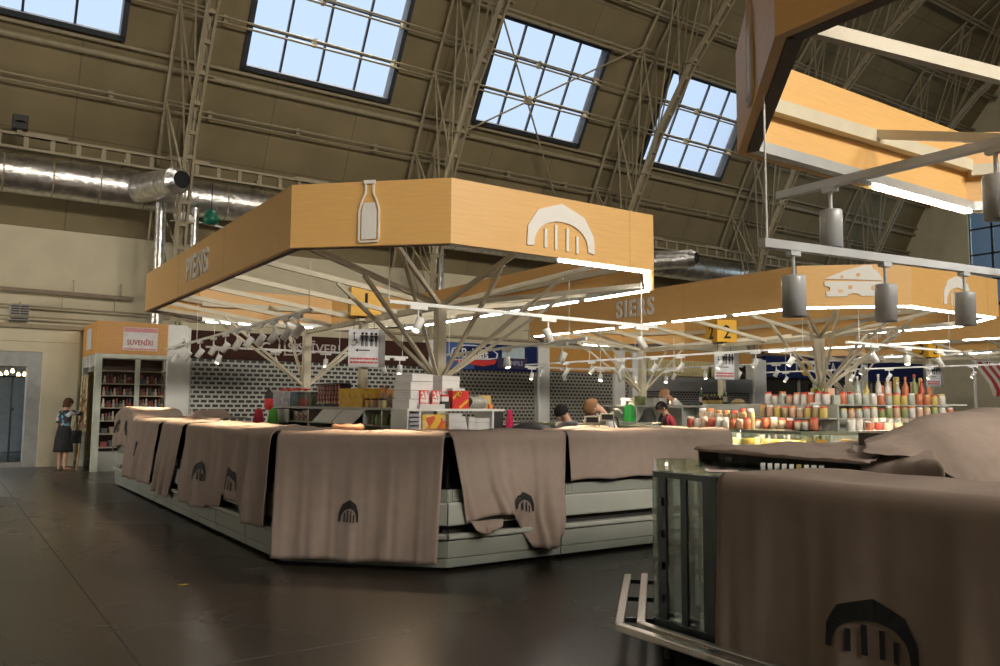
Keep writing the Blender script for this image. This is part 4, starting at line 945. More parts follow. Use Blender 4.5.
# packets under the flaps and on the lower board
pp=patches('mixed_packets',[(.12,.09,.07),(.35,.3,.28),(.22,.12,.08),(.45,.38,.22),(.15,.16,.2)],22)
for i in range(5):
    carton('dim packet on the lower board of the middle shelf, %s from the far end'%nth(i),X0-.05,yA(301+i*4.4,X0),1.30,.14,.2,.17-.02*(i%3),pp,rz=.2*i,name='food_packet',cat='packet',lid=False)
for r,(z,cols,nm) in enumerate(((1.30,[(.25,.42,.08),(.12,.10,.06),(.35,.42,.15),(.16,.1,.08)],'upper'),(1.12,[(.4,.08,.05),(.2,.22,.1),(.45,.35,.2),(.3,.05,.05)],'lower'))):
    for i in range(10):
        y=9.36+i*.115
        b=tag(MB().lathe([(.045,0),(.048,.01),(.048,.10),(.03,.12),(.034,.125),(.034,.145),(0,.145)],n=12).build('preserve_jar',mat('jarB%d%d'%(r,i),cols[i%4],.35,var=.2,scale=30)),'preserve jar on the %s board of the middle shelf, %s from the near end'%(nm,nth(i)),'jar','preserve jars in the middle shelf')
        b.location=(4.98,y,z)
carton('orange packet leaning over the preserve jars',4.97,9.42,1.44,.10,.2,.075,orange,lid=False,name='orange_packet',cat='packet')
b=item('green_bottle','bright green bottle at the end of the preserve jars','bottle',(4.93,10.55,1.30)); MB().lathe([(.04,0),(.045,.02),(.045,.11),(.018,.15),(.018,.17)],n=12).build('body',green,b); MB().lathe([(.02,.17),(.02,.19),(0,.19)],n=10).build('cap',M['white'],b)
# white shelf unit across the front
YF=8.62; XL,XR=xB(405),xB(505)
t=thing('shop_shelving','white two-tier shelf unit facing the front of the PIENS kiosk, loaded with boxes','shelf unit',(XL,YF,0))
Wd=XR-XL
MB().box(.0,Wd-.05,0,.42,1.50,1.53).build('top_shelf',M['white'],t,bevel=.004); MB().box(0,Wd,0,.42,1.20,1.225).box(0,Wd,0,.42,.6,.62).box(0,Wd,0,.42,.05,.07).build('shelf',M['white'],t,bevel=.003)
for x in (0,.16,Wd-.24): MB().box(x,x+.025,.0,.42,0,1.50).build('upright',M['white'],t)
MB().box(Wd-.215,Wd-.03,.39,.42,1.22,1.5).build('back_panel',M['dark'],t)
m=MB(); 
for k in range(5): m.box(.02,.15,-.02,.36,1.235+k*.05,1.27+k*.05)
m.build('grey_tray',gbox,t)
MB().box(Wd-.22,Wd-.06,.02,.38,1.225,1.49).build('dark_bin',M['dark'],t)
Z1=1.53; Z0=1.225; yb=YF+.2
def atpx(px): return xB(px,YF+.12)
for k,(z,h) in enumerate(((Z1,.11),(Z1+.115,.10),(Z1+.22,.10),(Z1+.325,.09))):
    carton('white box in the tall stack on the front shelf, %s from the bottom'%nth(k),atpx(419)+.01*(k%2),yb+.05,z,.40-.02*k,.3,h,wbox,rz=.25,group='stacked white boxes on the front shelf',side=wbox)
for k,(z,h) in enumerate(((Z1,.20),(Z1+.205,.20))):
    carton('white box right of the column on the front shelf, %s one'%('lower','upper')[k],atpx(452),yb+.10,z,.34,.22,h,wbox,rz=.35,group='stacked white boxes on the front shelf',side=wbox)
redp=patches('red_print_pattern',[(.75,.7,.66),(.75,.7,.66),(.55,.1,.07),(.78,.74,.7)],60)
for k,px in enumerate((423.5,435.5)):
    t2=item('printed_card','red-edged printed card leaning on the front shelf, %s of the pair'%('left','right')[k],'card',(atpx(px),YF+.08,Z1+.05),.15)
    MB().box(-.072,.072,0,.01,0,.17).build('border',M['red'],t2); MB().box(-.06,.06,-.003,.0,.012,.158).build('print',redp,t2)
carton('low white tray of small goods on the front shelf',atpx(429),YF+.06,Z1,.34,.1,.055,wbox,lid=False,name='tray',cat='tray')
carton('small white box with a red stripe beside the red gift box',atpx(443),YF+.1,Z1+.09,.10,.1,.08,wbox,name='gift_box',side=M['red'])
carton('dark low box under the striped white box on the front shelf',atpx(443),YF+.1,Z1,.12,.12,.085,M['dark'],lid=False,name='dark_box')
t2=item('gift_box','bright red gift box with a gold ribbon on the front shelf','box',(atpx(458),YF+.1,Z1),.1)
MB().box(-.125,.125,-.05,.05,0,.22).build('body',M['red'],t2,bevel=.004); gold=mat('gold_ribbon',(.75,.42,.05),.3)
m=MB(); m.bar((-.02,-.052,.012),(.12,-.052,.11),.03,.004,up=(0,1,0)); m.bar((-.12,-.052,.12),(-.02,-.052,.212),.03,.004,up=(0,1,0)); m.build('ribbon',gold,t2)
m=MB()
for a in (0.4,1.6,2.7,4.0,5.2): m.lathe([(.0,0),(.022,.012),(.0,.03)],(-.04+.03*cos(a),-.06,.17+.03*sin(a)),8)
m.build('bow',gold,t2); MB().box(-.13,.06,-.055,.055,.22,.25).build('white_flap',wbox,t2)
t2=item('net_bag','crumpled pale grey bag on the front shelf right of the red box','bag',(atpx(478),YF+.14,Z1),.2)
m=MB(); rr=random.Random(9)
m.grid(lambda u,v:((u-.5)*.30*(1-.25*v)+.012*sin(9*v+7*u),(.09*cos(pi*(v-.5))-.02)*(1 if True else 0)*(-1)+.01*sin(13*u),.15*v**.8+.012*sin(11*u)*v),12,8); m.grid(lambda u,v:((u-.5)*.30*(1-.25*v)+.012*sin(9*v+7*u),.06+.01*sin(13*u),.15*v**.8+.012*sin(11*u)*v),12,8); m.build('bag',mat('grey_net',(.42,.41,.36),.7,var=.2,scale=40),t2,solid=.004)
carton('flat kraft card at the right end of the front shelf',atpx(490),YF+.24,Z1,.2,.02,.17,mat('kraft',(.55,.36,.14),.7),rz=.1,lid=False,name='kraft_card',cat='card')
carton('little orange tag box in front of the kraft card',atpx(489),YF+.08,Z1,.06,.04,.06,orange,lid=False,name='tag_box')
# lower tier
t2=item('picture_box','orange and pink flower-printed box on the lower tier of the front shelf','box',(atpx(432),YF+.06,Z0),.05)
MB().box(-.165,.165,-.02,.06,0,.235).build('printed_face',patches('flower_print',[(.75,.25,.03),(.80,.48,.05),(.85,.62,.22),(.70,.12,.05),(.55,.55,.25),(.75,.1,.2)],9),t2,bevel=.004)
for k in range(3): carton('white folded carton stacked on the lower tier, %s from the bottom'%nth(k),atpx(451),YF+.08,Z0+k*.083,.19,.15,.08,wbox,rz=.06,group='white cartons on the lower tier')
for k,(px,w,h,tl) in enumerate(((463,.10,.21,.25),(470,.12,.2,-.08),(481,.22,.19,0))):
    t2=item('white_carton','white carton leaning on the lower tier, %s from the left'%nth(k),'box',(atpx(px),YF+.07,Z0),0,'white cartons on the lower tier')
    t2.rotation_euler=(0,-tl,0); MB().box(-w/2,w/2,-.02,.08,0,h).build('body',wbox,t2,bevel=.004); MB().box(-w/2,w/2,-.023,-.02,h*.7,h*.72).build('fold_line',gbox,t2)
t2=item('magenta_cloth','magenta cloth hanging from the right end of the front shelf','cloth',(XR+.0,YF-.04,1.18))
m=MB(); m.grid(lambda u,v:((u-.5)*(.06+.10*(1-v)),.02*sin(u*9)*(1-v),.34*v),10,8); m.build('cloth',mat('magenta',(.55,.02,.09),.85,var=.1),t2,solid=.012)
# two weighing scales on the front counter
for k,(px,dz,yy) in enumerate(((592,.0,7.35),(607,.03,7.42))):
    x=yy*math.tan(az(px))
    t2=item('weighing_scale','weighing scale display on the front counter, %s one'%('left, tilted darker','right, on a taller stalk')[k],'scale',(x,yy,ZT_C),-.5,'scale displays on the front counter')
    MB().box(-.10,.10,-.02,.22,0,.035).build('base',M['panel2'],t2,bevel=.006); MB().box(-.018,.018,.0,.03,.035,.10+dz).build('stalk',M['alu'],t2)
    MB().box(-.085,.085,-.015,.02,.08+dz,.175+dz).build('display_head',M['panel2'],t2,bevel=.006); MB().box(-.068,.068,-.018,-.014,.10+dz,.16+dz).build('screen',M['black'],t2)
    MB().tube([(.08,.02,.10+dz),(.12,.10,.0)],.005,5).build('cable',M['dark'],t2)
# peach cloth heaps and dark bag on the right of the kiosk
t2=item('cloth_heap','heap of dark grey cloth on the front counter behind the covers','cloth heap',(5.55,7.55,ZT_C+.01))
m=MB(); m.grid(lambda u,v:((u-.5)*.5,(v-.5)*.3,max(0,.09*sin(pi*u)*sin(pi*v)+.015*sin(13*u+9*v))),16,12); m.build('cloth',mat('charcoal_cloth',(.05,.05,.055),.9),t2,solid=.01)
t2=item('folded_cover','pale folded cover laid along the right side of the PIENS kiosk','folded cloth',(6.3,7.45,ZT_C+.01))
m=MB(); m.grid(lambda u,v:((u-.5)*.7,(v-.5)*.35,max(0,.05*sin(pi*u)**.4*sin(pi*v)**.5+.006*sin(17*u))),18,10); m.build('cloth',M['cloth'],t2,solid=.01)
# ------------------------------------------------------------------ goods of the SIERS kiosk
def jar(x,y,z,r,h,colb,coll,lab,grp,stackn=1,can=False):
    b=thing('jar' if not can else 'tin_can',lab,'jar' if not can else 'tin',(x,y,z),0,grp)
    if can: MB().lathe([(r,0),(r,h),(0,h)],n=12).build('body',colb,b); MB().lathe([(r*.96,h*.96),(r*.96,h+.006),(0,h+.006)],n=12).build('lid',coll,b)
    else: MB().lathe([(r*.9,0),(r,h*.06),(r,h*.76),(r*.8,h*.86)],n=12).build('body',colb,b); MB().lathe([(r*.84,h*.84),(r*.84,h),(0,h)],n=12).build('lid',coll,b)
    return b
JB=[mat('label%d'%i,c,.4,var=.18,scale=26) for i,c in enumerate([(.55,.45,.34),(.52,.16,.08),(.62,.58,.53),(.36,.28,.14),(.55,.36,.24),(.42,.07,.05),(.40,.42,.36),(.55,.42,.12),(.22,.26,.10)])]
JL=[mat('lid%d'%i,c,.35) for i,c in enumerate([(.60,.06,.03),(.72,.70,.66),(.66,.22,.05),(.55,.45,.12),(.12,.10,.08)])]
protoJ={}
def jrow(desc,grp,pts,rr,cols,lids,r=.06,h=.17,can=False):
    for i,(x,y,z) in enumerate(pts):
        cb=rr.choice(cols); cl_=rr.choice(lids); hh=h*rr.choice((.85,1,1,1.1))
        key=(cb,cl_,round(hh,3),r,can); lab='%s, %s'%(desc,'%s from the left'%nth(i))
        if key not in protoJ:
            protoJ[key]=jar(x,y,z,r,hh,JB[cb],JL[cl_],lab,grp,can=can)
        else:
            o=dup(protoJ[key],(x,y,z)); tag(o,lab,o['category'],grp)
rj=random.Random(12)
XS=KX+PX
def ys_at(px,x): return x/math.tan(az(px))
def xs_at(px,y): return y*math.tan(az(px))
zg=1.205
# row on the left-side counter (photo columns 690..752)
pts=[(XS+.20,ys_at(px,XS+.2),zg) for px in range(690,752,7)]
jrow('small jar on the SIERS left counter top','jars on the SIERS left counter',pts,rj,[1,2,4,5],[0,1],.062,.19)
pts=[(XS+.42,ys_at(px,XS+.42),zg) for px in range(702,752,8)]
jrow('taller jar behind on the SIERS left counter top','jars on the SIERS left counter',pts,rj,[0,2,3],[0,1,2],.068,.31)
pts=[(XS+.30,ys_at(px,XS+.3),zg+.17) for px in (700,735,741,747)]
# riser shelf set behind the cheese
t=thing('stepped_display','stepped white display stand loaded with jars in the SIERS kiosk','display stand',(0,0,0))
m=MB()
Y1,Y2=8.15,9.3
for k,(dx,z) in enumerate(((.75,1.20),(1.05,1.40),(1.35,1.63))):
    m.box(XS+dx,XS+dx+.32,8.25,11.2,z-.02,z)
    m.box(KX+PX+KC+.1,KX+PX+KC+4.05,7.6+dx*.6,7.6+dx*.6+.2,z-.02,z)
m.box(XS+1.3,XS+1.34,8.25,11.2,0,1.63); m.box(KX+PX+KC+.1,KX+PX+KC+4.05,8.60,8.64,0,1.63); m.build('shelf',M['panel2'],t)
for x in (XS+.8,XS+1.6):
    for y in (8.3,11.1): MB().box(x-.02,x+.02,y-.02,y+.02,0,1.2).build('leg',M['alu'],t)
for lv,(dx,z,grp_,n0,n1,st) in enumerate(((.86,1.20,'front step',757,858,8.0),(1.16,1.40,'middle step',762,860,7.6),(1.46,1.63,'upper step',768,826,7.2))):
    pts=[]; px=n0
    while px<n1:
        x=XS+dx; y=ys_at(px,x)
        if y>8.3: pts.append((x,y,z))
        px+=st
    jrow('jar on the %s of the cheese stand, left half'%grp_,'jars on the stepped stand',pts[:20],rj,[[1,5,0,2],[7,7,4,1,3],[1,6,2,4]][lv],[0,0,1,2],.066,.185+.01*lv)
    pts=[]; px=842 if lv else 850
    while px<960:
        y=7.6+dx*.6-.06+.05; x=xs_at(px,y)
        if KX+PX+KC+.15<x<16.25: pts.append((x,y,z))
        px+=7.6
    jrow('jar on the %s of the stand, right half'%grp_,'jars on the stepped stand',pts[:20],rj,[[2,5,6,0],[8,1,2,6,4],[2,7,1,6]][lv],[1,0,2,3],.064,.18+.01*lv,can=(lv==0))
# bottles, tall packs and a plant near the column
for i,(px,h,cb,cl_) in enumerate(((857,.36,6,1),(866,.28,7,3),(878,.40,2,1),(887,.34,2,1),(897,.30,6,1),(905,.38,1,2),(914,.42,8,0),(921,.36,5,2),(930,.40,6,0),(938,.34,1,2))):
    y=8.72; x=xs_at(px,y)
    if x>16.2: continue
    h*=1.35
    b=thing('bottle','tall bottle or carton at the back of the right stand, %s from the left'%nth(i),'bottle',(x,y,1.66),0,'bottles at the back of the right stand')
    MB().lathe([(.05,0),(.055,.02),(.055,h*.6),(.02,h*.8),(.02,h*.9)],n=12).build('body',JB[cb],b); MB().lathe([(.024,h*.9),(.024,h),(0,h)],n=10).build('cap',JL[cl_],b)
    pp_=None
t=thing('bottle_shelf','narrow raised shelf carrying bottles behind the right jar stand','shelf',(0,0,0))
MB().box(KX+PX+KC+.2,KX+PX+KC+4.05,8.64,8.84,1.63,1.66).build('board',M['white'],t); MB().box(KX+PX+KC+.3,KX+PX+KC+.34,8.68,8.8,0,1.63).box(KX+PX+KC+3.2,KX+PX+KC+3.24,8.68,8.8,0,1.63).build('leg',M['alu'],t)
for i in range(7):
    y=8.5; x=xs_at(905+i*8,y)
    carton('colourful snack packet standing right of the bottles, %s from the left'%nth(i),x,9.0,1.66,.17,.06,.34+.09*(i%3),JB[(i*3+1)%9],rz=.1*i,name='snack_packet',cat='packet',lid=False,group='snack packets on the right stand')
t=thing('packet_shelf','low shelf carrying snack packets at the right of the SIERS kiosk','shelf',(0,0,0)); MB().box(xs_at(895,8.9),xs_at(965,8.9),8.88,9.12,1.63,1.66).build('board',M['white'],t); MB().box(xs_at(930,8.9)-.1,xs_at(930,8.9)+.1,8.9,9.1,0,1.63).build('support',M['alu'],t)
t=thing('potted_plant','leafy green plant beside the near column of the SIERS kiosk','plant',(XS+1.55,8.75,1.63))
MB().lathe([(.07,0),(.10,.12),(.09,.12)],n=14).build('pot',M['white'],t)
m=MB(); rr=random.Random(5)
for i in range(70):
    a=rr.uniform(0,6.28); e=rr.uniform(.1,1.3); L=rr.uniform(.1,.26); d=Vector((cos(a)*cos(e),sin(a)*cos(e),sin(e))); s=Vector((-sin(a),cos(a),0))*.025; p0=Vector((0,0,.1))
    m.add([p0,p0+d*L*.5+s,p0+d*L,p0+d*L*.5-s],[(0,1,2,3)])
m.build('foliage',mat('leaf_green',(.13,.24,.06),.6,var=.3,scale=20),t)
for i in range(12):
    px=800+i*5.2; x=XS+1.46; y=ys_at(px,x)
    if y<8.45: continue
    carton('printed pack on the upper step of the cheese stand, %s from the left'%nth(i),x+.12,y,1.63,.06,.13,.16+.06*(i%3),JB[(i*2+3)%9],rz=.2*i,name='food_packet',cat='packet',lid=False,group='printed packs on the cheese stand')
for i in range(10):
    px=868+i*9.5; y=7.95; x=xs_at(px,y)
    t=thing('tin_can','stacked tin at the front of the right stand, %s from the left'%nth(i),'tin',(x,y,1.205),0,'tins at the front of the right stand')
    MB().lathe([(.07,0),(.07,.13),(.065,.135),(0,.135)],n=14).build('body',JB[(i*4+1)%9],t); MB().lathe([(.072,.12),(.072,.135)],n=14).build('rim',M['alu'],t)
t=thing('display_ledge','narrow ledge at the front of the right jar stand','shelf',(0,0,0)); MB().box(KX+PX+KC+.1,KX+PX+KC+4.05,7.85,8.05,1.185,1.205).build('board',M['white'],t); MB().box(KX+PX+KC+.3,KX+PX+KC+.34,7.9,8,0,1.185).box(KX+PX+KC+2.8,KX+PX+KC+2.84,7.9,8,0,1.185).build('leg',M['alu'],t)
# cheese in the glass counters
chm=[mat('cheese%d'%i,c,.5,var=.08,scale=12) for i,c in enumerate([(.80,.50,.10),(.82,.58,.20),(.78,.62,.34),(.72,.42,.07)])]
t=thing('cheese_deck','pale deck inside the glass counters carrying the cheeses','deck',(0,0,0))
MB().box(XS+.12,XS+.75,8.1,12.9,.93,.95).box(XS+.15,XS+.19,8.2,8.3,.80,.93).box(XS+.15,XS+.19,12.6,12.7,.80,.93).box(KX+PX+KC+.1,KX+PX+KC+2.6,7.0,7.6,.93,.95).box(KX+PX+KC+.2,KX+PX+KC+.3,7.1,7.2,.8,.93).build('board',M['white'],t)
i=0
for px in range(738,800,5):
    for dx in (.26,.46):
        x=XS+dx; y=ys_at(px+rj.uniform(-1.5,1.5),x)
        if y<8.2: continue
        b=thing('cheese','cheese in the left glass counter, %s row, %s from the left'%('front' if dx<.3 else 'back',nth(i//2)),'cheese',(x,y,.95),rj.uniform(0,3),'cheeses in the left glass counter')
        mt=chm[rj.randrange(4)]; s=rj.uniform(.09,.12); m=MB()
        if rj.random()<.5: m.extr([(-s,-s*.6),(s,-s*.2),(s,s*.2),(-s,s*.6)],(0,0,0),(1,0,0),(0,1,0),rj.uniform(.08,.14))
        else: m.lathe([(s*.9,0),(s,.02),(s,.08),(s*.9,.1)],n=16)
        m.build('wedge',mt,b,bevel=.006); 
        if rj.random()<.5: MB().box(-.03,.03,-.004,.004,.1,.17).build('price_flag',M['emblem'],b)
        i+=1
k=0
for px in range(812,905,10):
    y=7.15+.15*(k%2); x=xs_at(px,y)
    if x<KX+PX+KC+.2: y=7.6; x=xs_at(px,y)
    b=thing('cheese','pale cheese wedge in the front glass counter of the SIERS kiosk, %s from the left'%nth(k),'cheese',(x,y,.95),.3*k,'cheeses in the front glass counter')
    m=MB(); s=.12; m.extr([(-s,-s*.7),(s,0),(-s,s*.7)],(0,0,0),(1,0,0),(0,1,0),.10+.04*(k%2)); m.build('wedge',chm[(k*2+1)%4],b,bevel=.006); k+=1
# back island shelf of the SIERS kiosk with bottles
t=thing('shop_shelving','long grey shelf unit down the middle of the SIERS kiosk','shelf unit',(13.15,9.6,0))
MB().box(0,.4,0,5.6,1.555,1.60).build('top_shelf',M['panel2'],t,bevel=.004); MB().box(0,.4,0,5.6,.6,.62).box(0,.4,0,5.6,1.1,1.12).build('shelf',M['panel2'],t)
for y in (0,1.4,2.8,4.2,5.57): MB().box(0,.4,y,y+.03,0,1.555).build('upright',M['white'],t)
MB().box(.37,.39,0,5.6,0,1.55).build('back_panel',M['panel2'],t)
gg=mat('green_glass',(.02,.10,.03),.15); bg=mat('brown_glass',(.05,.025,.012),.15)
for i,px in enumerate((701,704,707,711,714.5,718,721.5,725)):
    x=13.3; y=ys_at(px,x); tall=i in (0,7)
    b=thing('bottle','%s bottle on the SIERS middle shelf, %s from the left'%('tall green' if tall else 'dark brown',nth(i)),'bottle',(x,y,1.60),0,'bottles on the SIERS middle shelf')
    h=.36 if tall else .22
    MB().lathe([(.042,0),(.045,.02),(.045,h*.58),(.016,h*.78),(.016,h)],n=12).build('body',gg if tall else bg,b); MB().lathe([(.046,h*.2),(.046,h*.5)],n=12).build('label',JB[7] if not tall else JB[2],b); MB().lathe([(.018,h*.93),(.018,h+.01),(0,h+.01)],n=10).build('cap',JL[3 if not tall else 1],b)
t=thing('bread_basket','oval loaf basket on the SIERS middle shelf','basket',(13.3,ys_at(738,13.3),1.6)); MB().lathe([(.11,0),(.15,.06),(.14,.07),(.0,.05)],n=16).build('basket',mat('wicker',(.28,.18,.07),.8,var=.3,scale=60),t); m=MB(); m.lathe([(.13,.05),(.12,.1),(.05,.14),(0,.145)],n=14); m.build('loaf',mat('crust',(.48,.36,.2),.8),t)
for i,(px,c,w,h) in enumerate(((628,2,.26,.16),(633,6,.3,.12),(653,6,.25,.15),(660,2,.2,.16),(640,8,.16,.2))):
    carton('plastic tub or pack on the far half of the SIERS middle shelf, %s placed'%nth(i),13.3,ys_at(px,13.3),1.6,.2,w,h,JB[c],name='plastic_tub',cat='tub')
# black handbag and green box behind the left counter
def on12(px,x=12.0): return ys_at(px,x)
t=thing('side_table','narrow grey side table behind the SIERS left counter','table',(12.15,13.0,0)); MB().box(-.2,.2,-.9,1.3,1.22,1.25).build('tabletop',M['panel2'],t); 
for y in (-.85,1.25):
    for x in (-.17,.17): MB().box(x-.015,x+.015,y-.015,y+.015,0,1.22).build('leg',M['alu'],t)
t=thing('black_bag','rounded black bag on the side table behind the SIERS left counter','bag',(12.12,on12(647,12.12),1.25)); m=MB(); m.grid(lambda u,v:(.1*cos(pi*v)*sin(pi*u)**.5,(u-.5)*.52,.30*sin(pi*v)*sin(pi*min(1,u*1.15+.02))**.6 if u<.86 else .30*sin(pi*v)*.12),18,10); m.build('shell',M['black'],t); MB().lathe([(0,0),(.02,.01),(0,.02)],(-.11,.05,.15),8).build('clasp',M['white'],t)
t=thing('green_canister','bright green canister at the left of the SIERS kiosk counters','canister',(12.1,on12(629,12.1),1.25)); MB().lathe([(.13,0),(.14,.03),(.12,.28),(.08,.34),(.04,.36),(0,.36)],n=16).build('body',mat('bright_green',(.03,.40,.06),.4),t); MB().lathe([(.03,.36),(.03,.39),(0,.39)],n=10).build('knob',M['white'],t)
t=thing('desk_lamp','white arched desk lamp beside the green canister','lamp',(11.9,on12(617,11.9),1.2)); m=MB(); m.tube([(0,.2,0),(0,.19,.22),(0,.08,.30),(0,-.08,.29),(0,-.16,.2)],.03,8); m.build('arch',M['panel2'],t); MB().lathe([(.08,0),(.08,.03),(0,.03)],(0,.2,0),12).build('base',M['panel2'],t)
# ------------------------------------------------------------------ stalls along the side wall
SY=20.8
slot=brick('slotted_shutter',(.012,.011,.010),(.02,.018,.016),(.44,.44,.40),.185,.112,.024,axes=(0,2),rough=.4,metal=.2)
hole=brick('punched_shutter',(.014,.012,.011),(.014,.012,.011),(.34,.33,.28),.15,.11,.028,axes=(0,2),rough=.4,metal=.2)
hole2=brick('close_slotted_shutter',(.015,.013,.012),(.02,.016,.015),(.27,.255,.24),.15,.085,.022,axes=(0,2),rough=.4,metal=.2)
def stall(lab,x0,x1,zh,zt,hm,shut,zb=.1,name='market_stall'):
    t=thing(name,lab,'stall',(x0,SY,0)); w=x1-x0
    MB().box(0,w,0,.12,zh,zt).build('header',hm,t,bevel=.006)
    if shut:
        MB().box(0.03,w-.03,.10,.13,zb,zh+.02).build('roller_shutter',shut,t); MB().box(0,w,.02,.2,0,zb).build('threshold',M['panel'],t)
        m=MB(); m.box(0,.04,.05,.18,0,zh); m.box(w-.04,w,.05,.18,0,zh); m.build('guide_rail',M['panel2'],t)
    MB().box(0,w,.2,2.3,zt-.06,zt).build('roof_board',M['greyband'],t)
    return t
def pillar(lab,x0,x1,z=3.4,y=SY-.04):
    t=thing('pillar',lab,'pillar',(x0,y,0)); MB().box(0,x1-x0,0,.4,0,z).build('shaft',M['white'],t,bevel=.008); MB().box(-.01,x1-x0+.01,-.01,.41,0,.12).build('foot',M['greyband'],t); return t
# souvenir stall
oakd=mat('orange_oak_board',(.60,.30,.07),.5,var=.08,scale=3,stretch=(1,1,20))
sv=thing('souvenir_stall','glass fronted souvenir stall with an orange header, beside the beige wall','stall',(2.92,SY,0))
ww=1.62
MB().box(0,ww,0,.1,2.70,3.46).box(0,.1,.1,2.2,2.70,3.46).build('header',oakd,sv,bevel=.006)
m=MB(); m.box(.0,.14,-.02,.12,0,2.7); m.box(.86,.96,-.02,.06,0,2.62); m.box(ww-.05,ww,-.02,.06,0,2.7); m.box(.14,ww,-.02,.06,2.60,2.70); m.box(.0,.12,2.0,2.14,0,2.7); m.box(0,.1,.9,1.0,2.3,2.7); m.build('frame',mat('pale_green_frame',(.60,.64,.54),.4),sv)
MB().box(.14,ww-.05,.6,.64,0,2.6).build('back_wall',mat('stall_back',(.055,.03,.022),.7),sv); MB().box(.14,ww-.05,0,.6,0,.45).build('base_cupboard',M['panel2'],sv)
MB().box(.02,.05,.14,2.0,2.42,2.70).build('side_valance',patches('lace_valance',[(.6,.6,.58),(.35,.34,.32),(.5,.5,.48)],18),sv)
shz=[.55,.86,1.16,1.46,1.74,2.02,2.32]
for z in shz: MB().box(.14,ww-.05,.04,.58,z-.022,z).build('shelf',mat('shelf_wood%d'%int(z*100),(.45,.40,.30),.5),sv)
t=text('lettering','SUVENĪRI',(2.92+.93,SY-.014,2.98),(1,0,0),(0,0,1),.17,mat('faded_red_text',(.42,.10,.10),.6),sv,.002,.003,.78)
MB().box(.56,1.32,-.010,-.001,2.80,3.34).build('paper_sign',mat('paper_white',(.74,.72,.72),.7),sv)
m=MB(); m.box(.57,1.31,-.012,-.010,3.23,3.33); m.box(.57,1.31,-.012,-.010,2.81,2.85); m.build('pink_border',mat('pink_border',(.65,.30,.32),.7),sv)
MB().box(-.01,-.002,.75,1.5,2.84,3.34).build('side_poster',mat('poster_grey',(.55,.58,.60),.6),sv)
dollm=[mat('doll%d'%i,c,.4,var=.3,scale=40) for i,c in enumerate([(.55,.45,.34),(.36,.07,.05),(.16,.10,.07),(.62,.56,.48),(.30,.22,.12),(.10,.12,.16)])]
protos=[]
def dollproto(k):
    h=.16+.02*(k%4); r=.034+.004*(k%3)
    m=MB(); m.lathe([(r*.9,0),(r,h*.15),(r*.95,h*.4),(r*.55,h*.58)],n=10); o=m.build('body',dollm[k%6],None); 
    hd=MB(); hd.lathe([(r*.5,h*.58),(r*.66,h*.72),(r*.6,h*.86),(r*.2,h*.97),(0,h)],n=10); h_=hd.build('head',dollm[(k*2+3)%6],o); return o
bays=((.20,.84,'left'),(1.0,1.54,'right'))
cnt=0
for si,z in enumerate(shz[2:6],0):
    for (a,b,bn) in bays:
        nn=9 if bn=='left' else 8
        for i in range(nn):
            k=(i*5+si*3+(0 if bn=='left' else 2))%12
            if len(protos)<=k:
                while len(protos)<=k: protos.append(None)
            x=2.92+a+(b-a)*(i+.3+.3*R.random())/nn; y=SY+.12+.10*R.random()
            lab='little souvenir figure on the %s shelf of the %s glazed bay, %s from the left'%(('fourth','third','second','top')[si],bn,nth(i))
            if protos[k] is None:
                o=dollproto(k); o.name='souvenir_figure'; protos[k]=o
            else:
                o=protos[k].copy(); C.objects.link(o)
                for ch in list(protos[k].children):
                    c=ch.copy(); C.objects.link(c); c.parent=o
            tag(o,lab,'figurine','souvenir figures on the glazed shelves'); o.location=(x,y,z); o.rotation_euler=(0,0,R.uniform(0,6))
cols_b=[(.35,.06,.05),(.12,.12,.14),(.45,.38,.28),(.25,.15,.08)]
for si,z in enumerate(shz[:2]):
    for (a,b,bn) in bays:
        for i in range(4):
            carton('small souvenir box low in the %s bay, %s shelf, %s from the left'%(bn,('bottom','second lowest')[si],nth(i)),2.92+a+(b-a)*(i+.5)/4,SY+.2,z,.11,.1,.12+.03*(i%2),mat('sbox%d%s%d'%(si,bn,i),cols_b[(i+si)%4],.5),name='souvenir_box')
# things hanging at the side entrance of the stall
hang=patches('hanging_scarves',[(.35,.22,.08),(.45,.34,.16),(.15,.05,.04),(.5,.42,.28)],12)
for i,(y,w,z0,z1) in enumerate(((21.35,.28,.9,2.2),(21.75,.3,1.1,2.25),(22.2,.3,1.0,2.2))):
    t=thing('hanging_scarf','patterned scarf hanging on the open side of the souvenir stall, %s from the front'%nth(i),'scarf',(2.84,y,z0),0,'scarves on the side of the souvenir stall')
    m=MB(); m.grid(lambda u,v,w=w,z0=z0,z1=z1:(.02*sin(u*14)*(1-v),(u-.5)*w*(1-.15*v),(z1-z0)*v),14,8); m.build('cloth',hang,t,solid=.01); MB().tube([(.0,-w/2,z1-z0),(.06,w/2,z1-z0)],.008,5).build('rail',M['alu'],t)
t=thing('leaning_stick','wooden stick leaning against the side of the souvenir stall','stick',(2.72,21.45,0)); MB().tube([(0,0,0),(.12,.25,1.25)],.022,8).build('shaft',mat('stick_wood',(.40,.24,.10),.6),t); MB().tube([(.12,.25,1.24),(.14,.29,1.36),(.10,.33,1.40)],.022,8).build('crook',mat('stick_wood2',(.36,.2,.09),.6),t)
t=thing('dark_poster','tall dark patterned hanging on the beige wall behind the woman','wall hanging',(2.62,WY-.06,1.45)); MB().box(-.13,.13,-.01,.01,0,.85).build('cloth',patches('dark_hanging',[(.06,.035,.03),(.16,.11,.05),(.10,.03,.03)],14),t); MB().tube([(-.15,0,.86),(.15,0,.86)],.012,6).build('rod',M['brown'],t)
pillar('white pillar between the souvenir stall and the dark brown stall',4.55,5.0)
